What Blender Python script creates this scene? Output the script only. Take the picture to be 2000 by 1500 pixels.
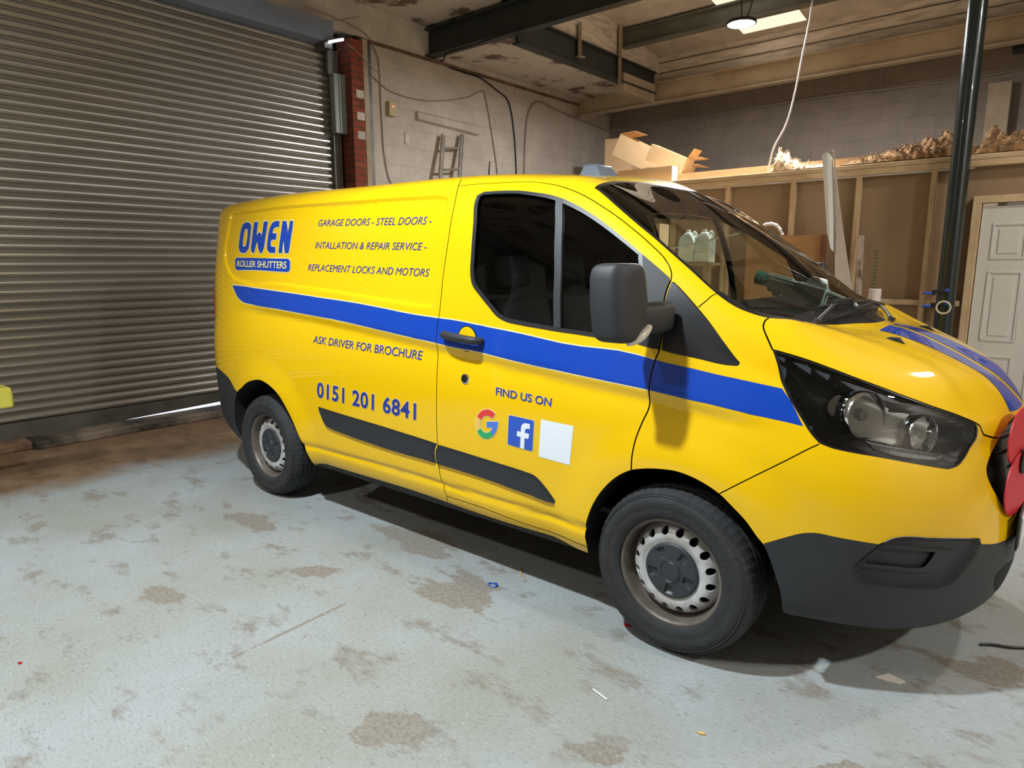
import bpy, bmesh, math, random
import numpy as np
from mathutils import Vector, Matrix
from mathutils.geometry import delaunay_2d_cdt
from mathutils.bvhtree import BVHTree
random.seed(7)
SC = bpy.context.scene
COL = SC.collection
for o in list(bpy.data.objects): bpy.data.objects.remove(o)

# ---------------------------------------------------------------- camera
cam_d = bpy.data.cameras.new('camera'); cam = bpy.data.objects.new('camera', cam_d); COL.objects.link(cam)
cam_d.sensor_width = 36; cam_d.lens = 23.8149; cam_d.clip_start = .05
cam.matrix_world = Matrix(((0.763115, -0.111058, 0.636649, 1.136553), (0.646254, 0.136077, -0.750892, -3.240274), (-0.003241, 0.984454, 0.175615, 1.530775), (0.000000, 0.000000, 0.000000, 1.000000)))
SC.camera = cam

# ---------------------------------------------------------------- world, lights, exposure
w = bpy.data.worlds.new('world'); SC.world = w; w.use_nodes = True
bg = w.node_tree.nodes['Background']; bg.inputs[0].default_value = (.78, .86, 1, 1); bg.inputs[1].default_value = 2.2
SC.view_settings.view_transform = 'Standard'; SC.view_settings.look = 'None'
SC.view_settings.gamma = 1; SC.view_settings.exposure = 0.0; SC.view_settings.use_curve_mapping = False
def spot(name, loc, to, energy, size, blend, radius, col):
    l = bpy.data.lights.new(name, 'SPOT'); l.energy = energy; l.spot_size = math.radians(size); l.spot_blend = blend
    l.shadow_soft_size = radius; l.color = col
    o = bpy.data.objects.new(name, l); COL.objects.link(o); o.location = loc
    o.rotation_euler = (Vector(to)-Vector(loc)).to_track_quat('-Z', 'Y').to_euler(); return o
def area(name, loc, to, energy, size, col, spread=180, sy=None):
    l = bpy.data.lights.new(name, 'AREA'); l.energy = energy; l.color = col; l.spread = math.radians(spread)
    l.shape = 'DISK' if sy is None else 'RECTANGLE'; l.size = size
    if sy: l.size_y = sy
    o = bpy.data.objects.new(name, l); COL.objects.link(o); o.location = loc
    o.rotation_euler = (Vector(to)-Vector(loc)).to_track_quat('-Z', 'Y').to_euler(); return o
# LED high bays of the workshop, plus two added fill lamps (left, right)
spot('bay_light_near', (-1.12, -2.95, 4.3), (-1.15, -2.0, 0), 1060, 95, .65, .09, (.86, .95, 1))
area('bay_light_front', (5.2, -.6, 4.3), (5.2, -.6, 0), 230, .3, (1, .93, .84))
area('fill_light_left', (-2.6, -5.6, 4.3), (-2.6, -5.6, 0), 120, .3, (1, .94, .86))  # added fill lamp, out of view, brightens the shutter
area('fill_light_right', (2.6, 2.6, 4.3), (2.6, 2.6, 0), 90, .3, (1, .95, .87))  # added fill lamp, out of view, brightens the partition
area('bay_light_back', (-1.97, 4.16, 3.985), (-1.97, 4.16, 0), 250, .27, (1, .97, .94))

# ---------------------------------------------------------------- helpers
def lin(r, g, b):
    f = lambda c: (c/255/12.92) if c/255 <= .04045 else ((c/255+.055)/1.055)**2.4
    return (f(r), f(g), f(b), 1)
def nd(nt, t, **k):
    n = nt.nodes.new(t)
    for a, v in k.items():
        if a.startswith('i_'):
            key = a[2:]; n.inputs[int(key) if key.isdigit() else key.replace('_', ' ')].default_value = v
        else: setattr(n, a, v)
    return n
MATS = {}
def mat(name, col, rough=.5, metal=0, var=.0, scale=6, bump=0, bscale=40, coat=0, col2=None, stretch=None, spec=None, contrast=(.35, .65)):
    if name in MATS: return MATS[name]
    m = bpy.data.materials.new(name); m.use_nodes = True; nt = m.node_tree; b = nt.nodes['Principled BSDF']
    b.inputs['Roughness'].default_value = rough; b.inputs['Metallic'].default_value = metal
    if coat: b.inputs['Coat Weight'].default_value = coat; b.inputs['Coat Roughness'].default_value = .03
    if spec is not None: b.inputs['Specular IOR Level'].default_value = spec
    c = lin(*col)
    if var or col2:
        tc = nd(nt, 'ShaderNodeTexCoord'); src = tc.outputs['Object']
        if stretch:
            mp = nd(nt, 'ShaderNodeMapping'); mp.inputs['Scale'].default_value = stretch
            nt.links.new(src, mp.inputs[0]); src = mp.outputs[0]
        n = nd(nt, 'ShaderNodeTexNoise', i_Scale=scale, i_Detail=8, i_Roughness=.62); nt.links.new(src, n.inputs['Vector'])
        r = nd(nt, 'ShaderNodeValToRGB'); nt.links.new(n.outputs['Fac'], r.inputs[0])
        r.color_ramp.elements[0].position, r.color_ramp.elements[1].position = contrast
        c2 = lin(*col2) if col2 else tuple(x*(1-var) for x in c[:3])+(1,)
        r.color_ramp.elements[0].color = c2; r.color_ramp.elements[1].color = c
        nt.links.new(r.outputs[0], b.inputs['Base Color'])
    else: b.inputs['Base Color'].default_value = c
    if bump:
        tc = nd(nt, 'ShaderNodeTexCoord'); n2 = nd(nt, 'ShaderNodeTexNoise', i_Scale=bscale, i_Detail=6)
        nt.links.new(tc.outputs['Object'], n2.inputs['Vector'])
        bp = nd(nt, 'ShaderNodeBump', i_Strength=bump, i_Distance=.01); nt.links.new(n2.outputs['Fac'], bp.inputs['Height'])
        nt.links.new(bp.outputs[0], b.inputs['Normal'])
    MATS[name] = m; return m
def emit(name, col, s):
    m = bpy.data.materials.new(name); m.use_nodes = True; nt = m.node_tree; nt.nodes.clear()
    e = nd(nt, 'ShaderNodeEmission'); e.inputs[0].default_value = col; e.inputs[1].default_value = s
    o = nd(nt, 'ShaderNodeOutputMaterial'); nt.links.new(e.outputs[0], o.inputs[0]); return m
def glass(name, tint, refl=.06):
    m = bpy.data.materials.new(name); m.use_nodes = True; nt = m.node_tree; nt.nodes.clear()
    t = nd(nt, 'ShaderNodeBsdfTransparent'); t.inputs[0].default_value = tint
    g = nd(nt, 'ShaderNodeBsdfGlossy'); g.inputs['Roughness'].default_value = .015
    fr = nd(nt, 'ShaderNodeFresnel'); fr.inputs[0].default_value = 1.5
    mx = nd(nt, 'ShaderNodeMixShader'); o = nd(nt, 'ShaderNodeOutputMaterial')
    nt.links.new(fr.outputs[0], mx.inputs[0]); nt.links.new(t.outputs[0], mx.inputs[1]); nt.links.new(g.outputs[0], mx.inputs[2])
    nt.links.new(mx.outputs[0], o.inputs[0]); return m
class MB:
    def __init__(s): s.v = []; s.f = []; s.m = []
    def add(s, v, f, m=0):
        o = len(s.v); s.v += [tuple(p) for p in v]; s.f += [tuple(i+o for i in q) for q in f]; s.m += [m]*len(f); return s
    def box(s, a, b, m=0, R=None, at=None):
        x0, y0, z0 = a; x1, y1, z1 = b
        v = [(x0,y0,z0),(x1,y0,z0),(x1,y1,z0),(x0,y1,z0),(x0,y0,z1),(x1,y0,z1),(x1,y1,z1),(x0,y1,z1)]
        if R is not None: v = [tuple(R @ Vector(p) + Vector(at)) for p in v]
        return s.add(v, [(0,3,2,1),(4,5,6,7),(0,1,5,4),(1,2,6,5),(2,3,7,6),(3,0,4,7)], m)
    def bar(s, p, q, w, t, m=0, up=(0,0,1)):
        p = Vector(p); q = Vector(q); d = (q-p); L = d.length; d.normalize()
        x = d.cross(Vector(up)); x = x.normalized() if x.length > 1e-4 else Vector((1,0,0)); y = d.cross(x)
        R = Matrix((x, y, d)).transposed()
        return s.box((-w/2,-t/2,0),(w/2,t/2,L), m, R, p)
    def tube(s, path, r, n=10, m=0, cap=True, closed=False):
        P = [Vector(p) for p in path]; rs = r if isinstance(r, (list, tuple)) else [r]*len(P)
        rings = []; ref = None
        for i, p in enumerate(P):
            if closed: d = P[(i+1) % len(P)]-P[i-1]
            else: d = P[min(i+1, len(P)-1)]-P[max(i-1, 0)]
            d.normalize()
            if ref is None: ref = d.orthogonal().normalized()
            ref = (ref - d*ref.dot(d)).normalized(); b = d.cross(ref)
            rings.append([p+(ref*math.cos(2*math.pi*k/n)+b*math.sin(2*math.pi*k/n))*rs[i] for k in range(n)])
        v = [q for g in rings for q in g]; f = []
        for i in range(len(P) if closed else len(P)-1):
            for k in range(n):
                j = (i+1) % len(P); f.append((i*n+k, i*n+(k+1) % n, j*n+(k+1) % n, j*n+k))
        if cap and not closed: f += [tuple(range(n))[::-1], tuple((len(P)-1)*n+k for k in range(n))]
        return s.add(v, f, m)
    def lathe(s, prof, c, axis, n=48, m=0, mfun=None):   # prof: (radius, along-axis)
        a = Vector(axis).normalized(); e = a.orthogonal().normalized()
        if abs(a.y) > .9: e = Vector((1, 0, 0))
        g = a.cross(e); c = Vector(c); o = len(s.v)
        for r, h in prof:
            for k in range(n):
                t = 2*math.pi*k/n; s.v.append(tuple(c+a*h+(e*math.cos(t)+g*math.sin(t))*r))
        for i in range(len(prof)-1):
            for k in range(n):
                s.f.append((o+i*n+k, o+i*n+(k+1) % n, o+(i+1)*n+(k+1) % n, o+(i+1)*n+k)); s.m.append(mfun(i, k) if mfun else m)
        return s
    def prism(s, poly, h0, h1, fn, m=0):   # poly in 2D, fn(a,b,h)->3D
        n = len(poly); v = [fn(a, b, h0) for a, b in poly]+[fn(a, b, h1) for a, b in poly]
        f = [tuple(range(n))[::-1], tuple(range(n, 2*n))]+[(i, (i+1) % n, n+(i+1) % n, n+i) for i in range(n)]
        return s.add(v, f, m)
    def build(s, name, mats, parent=None, smooth=None, bevel=0, seg=2, fix=True):
        me = bpy.data.meshes.new(name); me.from_pydata(s.v, [], s.f)
        for mm in (mats if isinstance(mats, (list, tuple)) else [mats]): me.materials.append(mm)
        me.polygons.foreach_set('material_index', s.m)
        if fix:
            bm = bmesh.new(); bm.from_mesh(me); bmesh.ops.remove_doubles(bm, verts=bm.verts, dist=1e-5)
            bmesh.ops.recalc_face_normals(bm, faces=bm.faces); bm.to_mesh(me); bm.free()
        o = bpy.data.objects.new(name, me); COL.objects.link(o)
        if parent: o.parent = parent
        if bevel:
            b = o.modifiers.new('bevel', 'BEVEL'); b.width = bevel; b.segments = seg; b.limit_method = 'ANGLE'; b.angle_limit = .6
        if smooth is not None: me.shade_auto(smooth) if hasattr(me, 'shade_auto') else auto_smooth(me, smooth)
        return o
def auto_smooth(me, ang):
    me.shade_smooth()
    bm = bmesh.new(); bm.from_mesh(me)
    for e in bm.edges:
        e.smooth = len(e.link_faces) == 2 and e.calc_face_angle(0) < ang
    bm.to_mesh(me); bm.free()
def tag(o, label=None, cat=None, group=None, kind=None):
    if label: o['label'] = label
    if cat: o['category'] = cat
    if group: o['group'] = group
    if kind: o['kind'] = kind
    return o
def empty(name, loc=(0, 0, 0)):
    o = bpy.data.objects.new(name, None); COL.objects.link(o); o.location = loc; o.empty_display_size = .1; return o
def bez(pts, n=8):   # Catmull-Rom through 3D points
    P = [Vector(p) for p in pts]; out = []
    for i in range(len(P)-1):
        a, b, c, d = P[max(i-1, 0)], P[i], P[i+1], P[min(i+2, len(P)-1)]
        for k in range(n):
            t = k/n; out.append(.5*((2*b)+(c-a)*t+(2*a-5*b+4*c-d)*t*t+(3*b-3*c+d-a)*t**3))
    return out+[P[-1]]

# ---------------------------------------------------------------- room materials
def floor_mat():
    m = bpy.data.materials.new('painted_concrete_floor'); m.use_nodes = True; nt = m.node_tree; b = nt.nodes['Principled BSDF']; k = nt.links.new
    tc = nd(nt, 'ShaderNodeTexCoord')
    mp = nd(nt, 'ShaderNodeMapping'); mp.inputs['Rotation'].default_value = (0, 0, .5); mp.inputs['Scale'].default_value = (1, 1.9, 1); k(tc.outputs['Object'], mp.inputs[0])
    big = nd(nt, 'ShaderNodeTexNoise', i_Scale=.9, i_Detail=5, i_Roughness=.6); k(tc.outputs['Object'], big.inputs['Vector'])
    med = nd(nt, 'ShaderNodeTexNoise', i_Scale=3.1, i_Detail=11, i_Roughness=.68); k(mp.outputs[0], med.inputs['Vector'])
    fine = nd(nt, 'ShaderNodeTexNoise', i_Scale=26, i_Detail=8, i_Roughness=.7); k(mp.outputs[0], fine.inputs['Vector'])
    def ramp(src, p0, c0, p1, c1):
        r = nd(nt, 'ShaderNodeValToRGB'); e = r.color_ramp.elements; e[0].position, e[1].position = p0, p1; e[0].color, e[1].color = c0, c1
        k(src, r.inputs[0]); return r.outputs[0]
    def mix(f, a, c):
        x = nd(nt, 'ShaderNodeMix', data_type='RGBA'); k(f, x.inputs[0]); k(a, x.inputs[6]); k(c, x.inputs[7]); return x.outputs[2]
    W, K = (1, 1, 1, 1), (0, 0, 0, 1)
    paint = ramp(big.outputs['Fac'], .38, lin(142, 145, 139), .62, lin(153, 160, 163))
    worn = ramp(fine.outputs['Fac'], .3, lin(104, 97, 87), .7, lin(128, 122, 113))
    c = mix(ramp(med.outputs['Fac'], .545, K, .64, (.8, .8, .8, 1)), paint, worn)
    specks = ramp(fine.outputs['Fac'], .66, K, .74, W)
    dk = nd(nt, 'ShaderNodeRGB'); dk.outputs[0].default_value = lin(92, 87, 80)
    c = mix(specks, c, dk.outputs[0])
    # small dark pits, streaked
    mp2 = nd(nt, 'ShaderNodeMapping'); mp2.inputs['Rotation'].default_value = (0, 0, .15); mp2.inputs['Scale'].default_value = (1, 2.6, 1); k(tc.outputs['Object'], mp2.inputs[0])
    pit = nd(nt, 'ShaderNodeTexNoise', i_Scale=14, i_Detail=10, i_Roughness=.8); k(mp2.outputs[0], pit.inputs['Vector'])
    dk2 = nd(nt, 'ShaderNodeRGB'); dk2.outputs[0].default_value = lin(74, 72, 69)
    c = mix(ramp(pit.outputs['Fac'], .605, K, .68, W), c, dk2.outputs[0])
    # a straight filled crack and the larger worn patches
    def worn_spot(x, y, r, sx_=1., th=.5):
        mp3 = nd(nt, 'ShaderNodeMapping', vector_type='TEXTURE'); mp3.inputs['Location'].default_value = (x, y, 0); mp3.inputs['Scale'].default_value = (r*sx_, r, 1); mp3.inputs['Rotation'].default_value = (0, 0, th); k(tc.outputs['Object'], mp3.inputs[0])
        ln = nd(nt, 'ShaderNodeVectorMath', operation='LENGTH'); k(mp3.outputs[0], ln.inputs[0])
        mr_ = nd(nt, 'ShaderNodeMapRange'); mr_.inputs[1].default_value = 1.0; mr_.inputs[2].default_value = .25; k(ln.outputs['Value'], mr_.inputs[0])
        mu = nd(nt, 'ShaderNodeMath', operation='MULTIPLY_ADD'); k(mr_.outputs[0], mu.inputs[0]); mu.inputs[1].default_value = .28; k(med.outputs['Fac'], mu.inputs[2]); return mu.outputs[0]
    w2 = nd(nt, 'ShaderNodeTexNoise', i_Scale=60, i_Detail=4); k(tc.outputs['Object'], w2.inputs['Vector'])
    wc = ramp(w2.outputs['Fac'], .3, lin(118, 112, 103), .7, lin(140, 136, 128))
    for a_ in ((-1.0, -1.12, .24, 1.7, .3), (-.52, -1.98, .15, 1, .4), (-1.55, -.85, .26, 1.8, .1), (-1.68, -1.43, .12, 1.6, .6), (-2.05, -2.05, .10, 1.8, .2), (.12, -1.6, .07, 1.8, .3), (1.0, -.3, .16, 1.5, .8), (.75, -1.2, .10, 1.6, .3), (-1.3, -1.75, .5, .035, .03), (-2.6, -1.3, .14, 2.5, .2)):
        c = mix(ramp(worn_spot(*a_), .64, K, .68, W), c, wc)
    # fine scratches and grit, many and small
    mp4 = nd(nt, 'ShaderNodeMapping'); mp4.inputs['Rotation'].default_value = (0, 0, .35); mp4.inputs['Scale'].default_value = (1, 3.2, 1); k(tc.outputs['Object'], mp4.inputs[0])
    grit = nd(nt, 'ShaderNodeTexNoise', i_Scale=42, i_Detail=9, i_Roughness=.75); k(mp4.outputs[0], grit.inputs['Vector'])
    c = mix(ramp(grit.outputs['Fac'], .555, K, .66, (.8, .8, .8, 1)), c, dk2.outputs[0])
    lt_ = nd(nt, 'ShaderNodeRGB'); lt_.outputs[0].default_value = lin(176, 183, 187)
    c = mix(ramp(grit.outputs['Fac'], .40, (.6, .6, .6, 1), .30, K), c, lt_.outputs[0])
    # shade along the shutter, put into the floor colour as a brown band
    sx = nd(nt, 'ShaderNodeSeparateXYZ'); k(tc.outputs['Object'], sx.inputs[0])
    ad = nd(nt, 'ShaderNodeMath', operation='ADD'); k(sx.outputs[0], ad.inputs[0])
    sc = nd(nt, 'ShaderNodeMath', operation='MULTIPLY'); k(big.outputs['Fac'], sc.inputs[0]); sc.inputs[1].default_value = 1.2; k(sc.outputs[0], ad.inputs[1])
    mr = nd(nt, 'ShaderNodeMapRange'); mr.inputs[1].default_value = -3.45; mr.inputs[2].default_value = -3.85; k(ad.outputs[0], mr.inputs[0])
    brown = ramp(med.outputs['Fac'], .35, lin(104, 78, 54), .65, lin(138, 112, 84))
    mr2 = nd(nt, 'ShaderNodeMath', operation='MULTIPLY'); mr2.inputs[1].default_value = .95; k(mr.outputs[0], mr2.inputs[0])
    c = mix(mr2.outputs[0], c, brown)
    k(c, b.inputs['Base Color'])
    rr = nd(nt, 'ShaderNodeMapRange'); rr.inputs[3].default_value = .45; rr.inputs[4].default_value = .75; k(med.outputs['Fac'], rr.inputs[0]); k(rr.outputs[0], b.inputs['Roughness'])
    bp = nd(nt, 'ShaderNodeBump', i_Strength=.35, i_Distance=.01); k(fine.outputs['Fac'], bp.inputs['Height']); k(bp.outputs[0], b.inputs['Normal'])
    return m
def block_mat(name, c1, c2, mortar, axes, bw=.45, bh=.22, msize=.012, rough=.75, stain=.25):
    m = bpy.data.materials.new(name); m.use_nodes = True; nt = m.node_tree; b = nt.nodes['Principled BSDF']; k = nt.links.new
    tc = nd(nt, 'ShaderNodeTexCoord'); s = nd(nt, 'ShaderNodeSeparateXYZ'); k(tc.outputs['Object'], s.inputs[0])
    cb = nd(nt, 'ShaderNodeCombineXYZ'); k(s.outputs[axes[0]], cb.inputs[0]); k(s.outputs[axes[1]], cb.inputs[1])
    br = nd(nt, 'ShaderNodeTexBrick'); k(cb.outputs[0], br.inputs[0]); br.inputs['Scale'].default_value = 1
    br.inputs['Brick Width'].default_value = bw; br.inputs['Row Height'].default_value = bh; br.inputs['Mortar Size'].default_value = msize; br.inputs['Mortar Smooth'].default_value = .6
    br.inputs[1].default_value = lin(*c1); br.inputs[2].default_value = lin(*c2); br.inputs[3].default_value = lin(*mortar)
    n = nd(nt, 'ShaderNodeTexNoise', i_Scale=2.2, i_Detail=9, i_Roughness=.7); k(tc.outputs['Object'], n.inputs['Vector'])
    r = nd(nt, 'ShaderNodeMapRange'); r.inputs[1].default_value = .3; r.inputs[2].default_value = .7; r.inputs[3].default_value = 1-stain; r.inputs[4].default_value = 1.05; k(n.outputs['Fac'], r.inputs[0])
    x = nd(nt, 'ShaderNodeMix', data_type='RGBA', blend_type='MULTIPLY'); x.inputs[0].default_value = 1; k(br.outputs[0], x.inputs[6]); k(r.outputs[0], x.inputs[7]); k(x.outputs[2], b.inputs['Base Color'])
    b.inputs['Roughness'].default_value = rough
    bp = nd(nt, 'ShaderNodeBump', i_Strength=.25, i_Distance=.005, invert=True); k(br.outputs[1], bp.inputs['Height']); k(bp.outputs[0], b.inputs['Normal'])
    return m
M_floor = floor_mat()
M_blockL = block_mat('painted_block_left', (212, 203, 192), (208, 199, 188), (198, 188, 177), (1, 2), .45, .23, .008)
M_blockB = block_mat('painted_block_back', (146, 135, 125), (143, 132, 122), (134, 124, 115), (0, 2), .45, .23, .008)
M_brick = block_mat('red_brick_shaded', (128, 62, 44), (146, 76, 54), (96, 62, 50), (0, 2), .225, .075, .012, .85, .5)  # side face of the pier, its shade put into darker brick colours
M_brickx = block_mat('red_brick_lit_front', (150, 70, 48), (165, 84, 60), (110, 74, 60), (1, 2), .225, .075, .012, .85, .4)  # same brick in lighter colours, light on the front face painted in
M_ceil = mat('peeling_ceiling', (208, 200, 190), .85, col2=(112, 96, 82), scale=1.9, contrast=(.40, .48), bump=.5, bscale=9)
M_white = mat('off_white_paint', (214, 206, 196), .7, var=.3, scale=2.5, bump=.2)
M_plank = mat('white_boards', (218, 210, 200), .7, col2=(165, 156, 145), scale=3, stretch=(1, 1, 7), contrast=(.3, .55), bump=.3, bscale=20)
M_steel_dark = mat('dark_steel_paint', (50, 56, 56), .55, var=.3, scale=4)
M_steel_grey = mat('grey_steel_paint', (104, 108, 100), .6, var=.35, scale=4)
M_cream = mat('cream_steel_paint', (190, 178, 156), .6, col2=(164, 148, 124), scale=2.5)
M_galv = mat('galvanised_lath', (186, 183, 176), .33, .7, var=.22, scale=1.3, stretch=(1, .3, 1))
M_galvd = mat('dull_galvanised', (116, 116, 110), .5, .6, var=.3, scale=5)
M_black = mat('flat_black', (18, 17, 17), .7)  # plain black, also stands for the unlit void and gaps by the shutter
M_kerb = mat('oily_concrete', (134, 122, 106), .85, col2=(50, 47, 42), scale=2.2, contrast=(.38, .62), bump=.6, bscale=25)
M_rust = mat('rusted_steel', (150, 120, 94), .85, col2=(84, 66, 54), scale=3, bump=.4)
M_pine = mat('planed_pine', (208, 184, 148), .6, col2=(184, 154, 116), scale=5, stretch=(6, 6, .8))
M_pinex = mat('planed_pine_rail', (208, 184, 148), .6, col2=(184, 154, 116), scale=5, stretch=(.8, 6, 6))
M_pboard = mat('plasterboard_back', (152, 128, 100), .85, var=.12, scale=3)
M_doorw = mat('white_door', (206, 203, 198), .45, var=.05, scale=3)
def st(name, mb, m, parent=None, **k): return tag(mb.build(name, m, parent, **k), kind='structure' if parent is None else None)

# ---------------------------------------------------------------- room shell
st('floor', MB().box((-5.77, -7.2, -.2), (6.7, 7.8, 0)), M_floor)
st('wall_left', MB().box((-6, 2.02, 0), (-5.75, 7.8, 4.16)), M_blockL)
st('trim_7', MB().box((-6, -7.2, 4.13), (-5.7, 7.6, 5.2)), M_white)
st('wall_shutter', MB().box((-6.05, -7.2, 3.95), (-5.85, 2.02, 4.3)), M_black)
st('trim_8', MB().box((-6.05, 1.74, 0), (-5.8, 2.02, 4.1)), M_black)  # black filler for the dark gap behind the pier
st('wall_back', MB().box((-6, 7.6, 0), (6.7, 7.8, 5.2)), M_blockB)
st('wall_right', MB().box((6.5, -7.2, 0), (6.7, 7.8, 5.3)), M_blockL)
st('wall_front', MB().box((-6.4, -7.2, 0), (6.7, -7, 5.2)), M_blockB)
slab = MB().box((-6, -7.2, 4.5), (6.7, 3.3, 4.75))
slab.box((-5.75, 3.3, 4.2), (-4.36, 6.65, 4.5)).box((-6, 6.75, 4.26), (6.7, 7.8, 4.5))
st('ceiling', slab, M_ceil)
rz = lambda y: 4.62+.14*(6.65-y)
def roofq(x0, x1, y0, y1, t=.08):
    return [(x0, y0, rz(y0)), (x1, y0, rz(y0)), (x1, y1, rz(y1)), (x0, y1, rz(y1)), (x0, y0, rz(y0)+t), (x1, y0, rz(y0)+t), (x1, y1, rz(y1)+t), (x0, y1, rz(y1)+t)]
BF = [(0,3,2,1),(4,5,6,7),(0,1,5,4),(1,2,6,5),(2,3,7,6),(3,0,4,7)]
rf = MB()
for q in ((-4.4, -2.92, 3.2, 6.75), (-2.08, 6.7, 3.2, 6.75), (-2.92, -2.08, 3.2, 4.3), (-2.92, -2.08, 6.52, 6.75)): rf.add(roofq(*q), BF)
st('ceiling_well', rf, M_white)
sky = st('window_1', MB().add(roofq(-2.92, -2.08, 4.3, 6.52, .02), BF), emit('sunlit_rooflight', (1, .80, .58, 1), 1.25))
st('trim_1', MB().box((-4.42, 3.25, 4.38), (-4.30, 6.7, 5.2)).box((-4.42, 3.12, 4.5), (6.7, 3.25, 5.3)), M_plank)
st('trim_2', MB().box((-4.4, 6.68, 4.22), (6.7, 6.8, 4.72)), M_plank)
for nm, z in (('trim_3', 4.38), ('trim_4', 4.53)): st(nm, MB().box((-4.3, 6.665, z), (6.7, 6.69, z+.008)), mat('dirty_joint', (96, 88, 80), .9))
st('trim_5', MB().box((-5.75, 2.0, 4.112), (-5.68, 7.5, 4.13)), M_rust)

def ibeam(name, a, b, axis, c, z0, z1, w, m, label, cat='beam', tw=.02, tf=.022):
    mb = MB()
    if axis == 'x':
        for q in (((a, c-w/2, z0), (b, c+w/2, z0+tf)), ((a, c-w/2, z1-tf), (b, c+w/2, z1)), ((a, c-tw/2, z0+tf), (b, c+tw/2, z1-tf))): mb.box(*q)
    else:
        for q in (((c-w/2, a, z0), (c+w/2, b, z0+tf)), ((c-w/2, a, z1-tf), (c+w/2, b, z1)), ((c-tw/2, a, z0+tf), (c+tw/2, b, z1-tf))): mb.box(*q)
    return tag(mb.build(name, m, None, bevel=.003), label, cat)
mbm = ibeam('steel_beam', -5.72, 6.4, 'x', 3.2, 4.14, 4.47, .16, M_steel_dark, 'big dark steel beam under the peeling ceiling, with a black cable clipped below it')
mbm2 = MB().tube(bez([(-5.70, 3.4, 4.15), (-5.55, 3.3, 4.10), (-5.3, 3.15, 4.115), (-4.8, 3.1, 4.10), (-4.3, 3.1, 4.12), (-2, 3.1, 4.125), (3, 3.1, 4.125)]), .012)
tag(mbm2.build('cable', mat('black_cable', (20, 20, 22), .5), None, smooth=.7), 'black cable running along the underside of the big dark steel beam', 'cable')
ibeam('steel_beam', 3.3, 6.55, 'y', -4.32, 4.06, 4.38, .13, M_steel_dark, 'dark steel beam running back from the big beam towards the far wall', tw=.04)
ibeam('steel_beam', -4.28, 6.4, 'x', 5.6, 4.50, 4.745, .12, M_steel_grey, 'grey-green steel beam crossing under the rooflight behind the round lamp')
cb = ibeam('steel_beam', -5.74, 6.4, 'x', 6.60, 3.93, 4.23, .14, M_cream, 'cream painted steel beam below the white boards, along the back wall')
tag(MB().box((-4.40, 5.62, 3.94), (-4.27, 6.53, 4.2)).build('beam_casing', M_cream, None, bevel=.004), 'short cream casing where the cream beam meets the dark beam', 'casing')
for (y, z0, z1, lab) in ((4.5, 4.15, 4.56, 'nearer cream hanger strip, in front of the dark beam end'), (5.48, 3.97, 4.76, 'longer cream hanger strip at the end of the grey-green beam')):
    tag(MB().box((-4.27, y-.035, z0), (-4.262, y+.035, z1)).box((-4.27, y-.035, z0), (-4.21, y-.027, z1)).box((-4.27, y-.06, z0), (-4.2, y+.05, z0+.01)).build('hanger_strip', M_cream), lab, 'hanger')
ibeam('steel_beam', .12, 6.4, 'x', 7.1, 3.95, 4.25, .2, M_steel_dark, 'black steel beam at the upper right, beyond the dark pipe column', tw=.1)
tag(MB().box((-.08, 6.9, 4.02), (.10, 7.05, 5.2)).build('steel_post', M_steel_dark), 'dark steel post behind the top of the pipe column', 'post')
tag(MB().box((-.12, 7.46, 0), (.12, 7.6, 3.72)).build('wall_pier', M_cream, None, bevel=.005), 'cream flat pier on the back wall just right of the pipe column', 'pier')

# roller shutter
sh = tag(empty('roller_shutter', (-5.75, -1.5, 0)), 'large galvanised slatted roller shutter closing the left side', 'shutter')
prof = []
pitch = .0765; z = .20; nl = 49
for i in range(nl):
    for t, dx in ((0, -.016), (.05, -.014), (.09, -.002), (.22, .012), (.40, .019), (.58, .0185), (.74, .012), (.86, .002), (.94, -.008)):
        prof.append((dx, z+i*pitch+t*pitch))
n = len(prof); Y0, Y1 = -6.9, 1.69
v = [(dx, Y0+1.5, zz) for dx, zz in prof]+[(dx, Y1+1.5, zz) for dx, zz in prof]+[(dx-.004, Y1+1.5, zz) for dx, zz in prof]
f = [(i, n+i, n+i+1, i+1) for i in range(n-1)]
MB().add(v, f).build('lath_curtain', M_galv, sh, smooth=.45)
bb = MB().add([(.02, -5.4, .05), (.02, .4, .066), (.02, 1.7, .108), (.02, 3.19, .125), (.02, 3.19, .205), (.02, -5.4, .205)]+[(-.02, -5.4, .05), (-.02, .4, .066), (-.02, 1.7, .108), (-.02, 3.19, .125), (-.02, 3.19, .205), (-.02, -5.4, .205)],
   [(0,1,2,3,4,5), (11,10,9,8,7,6)]+[(i, (i+6), (i+1) % 6+6, (i+1) % 6) for i in range(6)])
bb.build('bottom_bar', M_galvd, sh)
hood = MB().box((-.06, -5.4, 3.93), (.2, 3.12, 4.15)).box((.2, .72, 3.93), (.203, .728, 4.15))
hood.build('barrel_hood', mat('blue_grey_sheet', (150, 166, 192), .4, .3, var=.15, scale=2), sh, bevel=.01)
gd = MB().box((-.05, 3.16, .08), (.06, 3.25, 3.9)).box((.06, 3.235, .08), (.08, 3.25, 3.9))
gd.build('guide_channel', M_galvd, sh, bevel=.003)
bx = MB().box((.06, 3.14, 3.0), (.14, 3.30, 3.64)).box((.14, 3.20, 3.0), (.15, 3.215, 3.64)); bx.build('motor_cover', mat('pale_green_sheet', (142, 152, 146), .5, .2, var=.15), sh, bevel=.006)
br = MB().box((.02, 3.0, 3.86), (.2, 3.1, 3.94)).box((.05, 3.1, 3.62), (.1, 3.16, 3.92)); br.build('end_bracket', M_galvd, sh)
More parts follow.
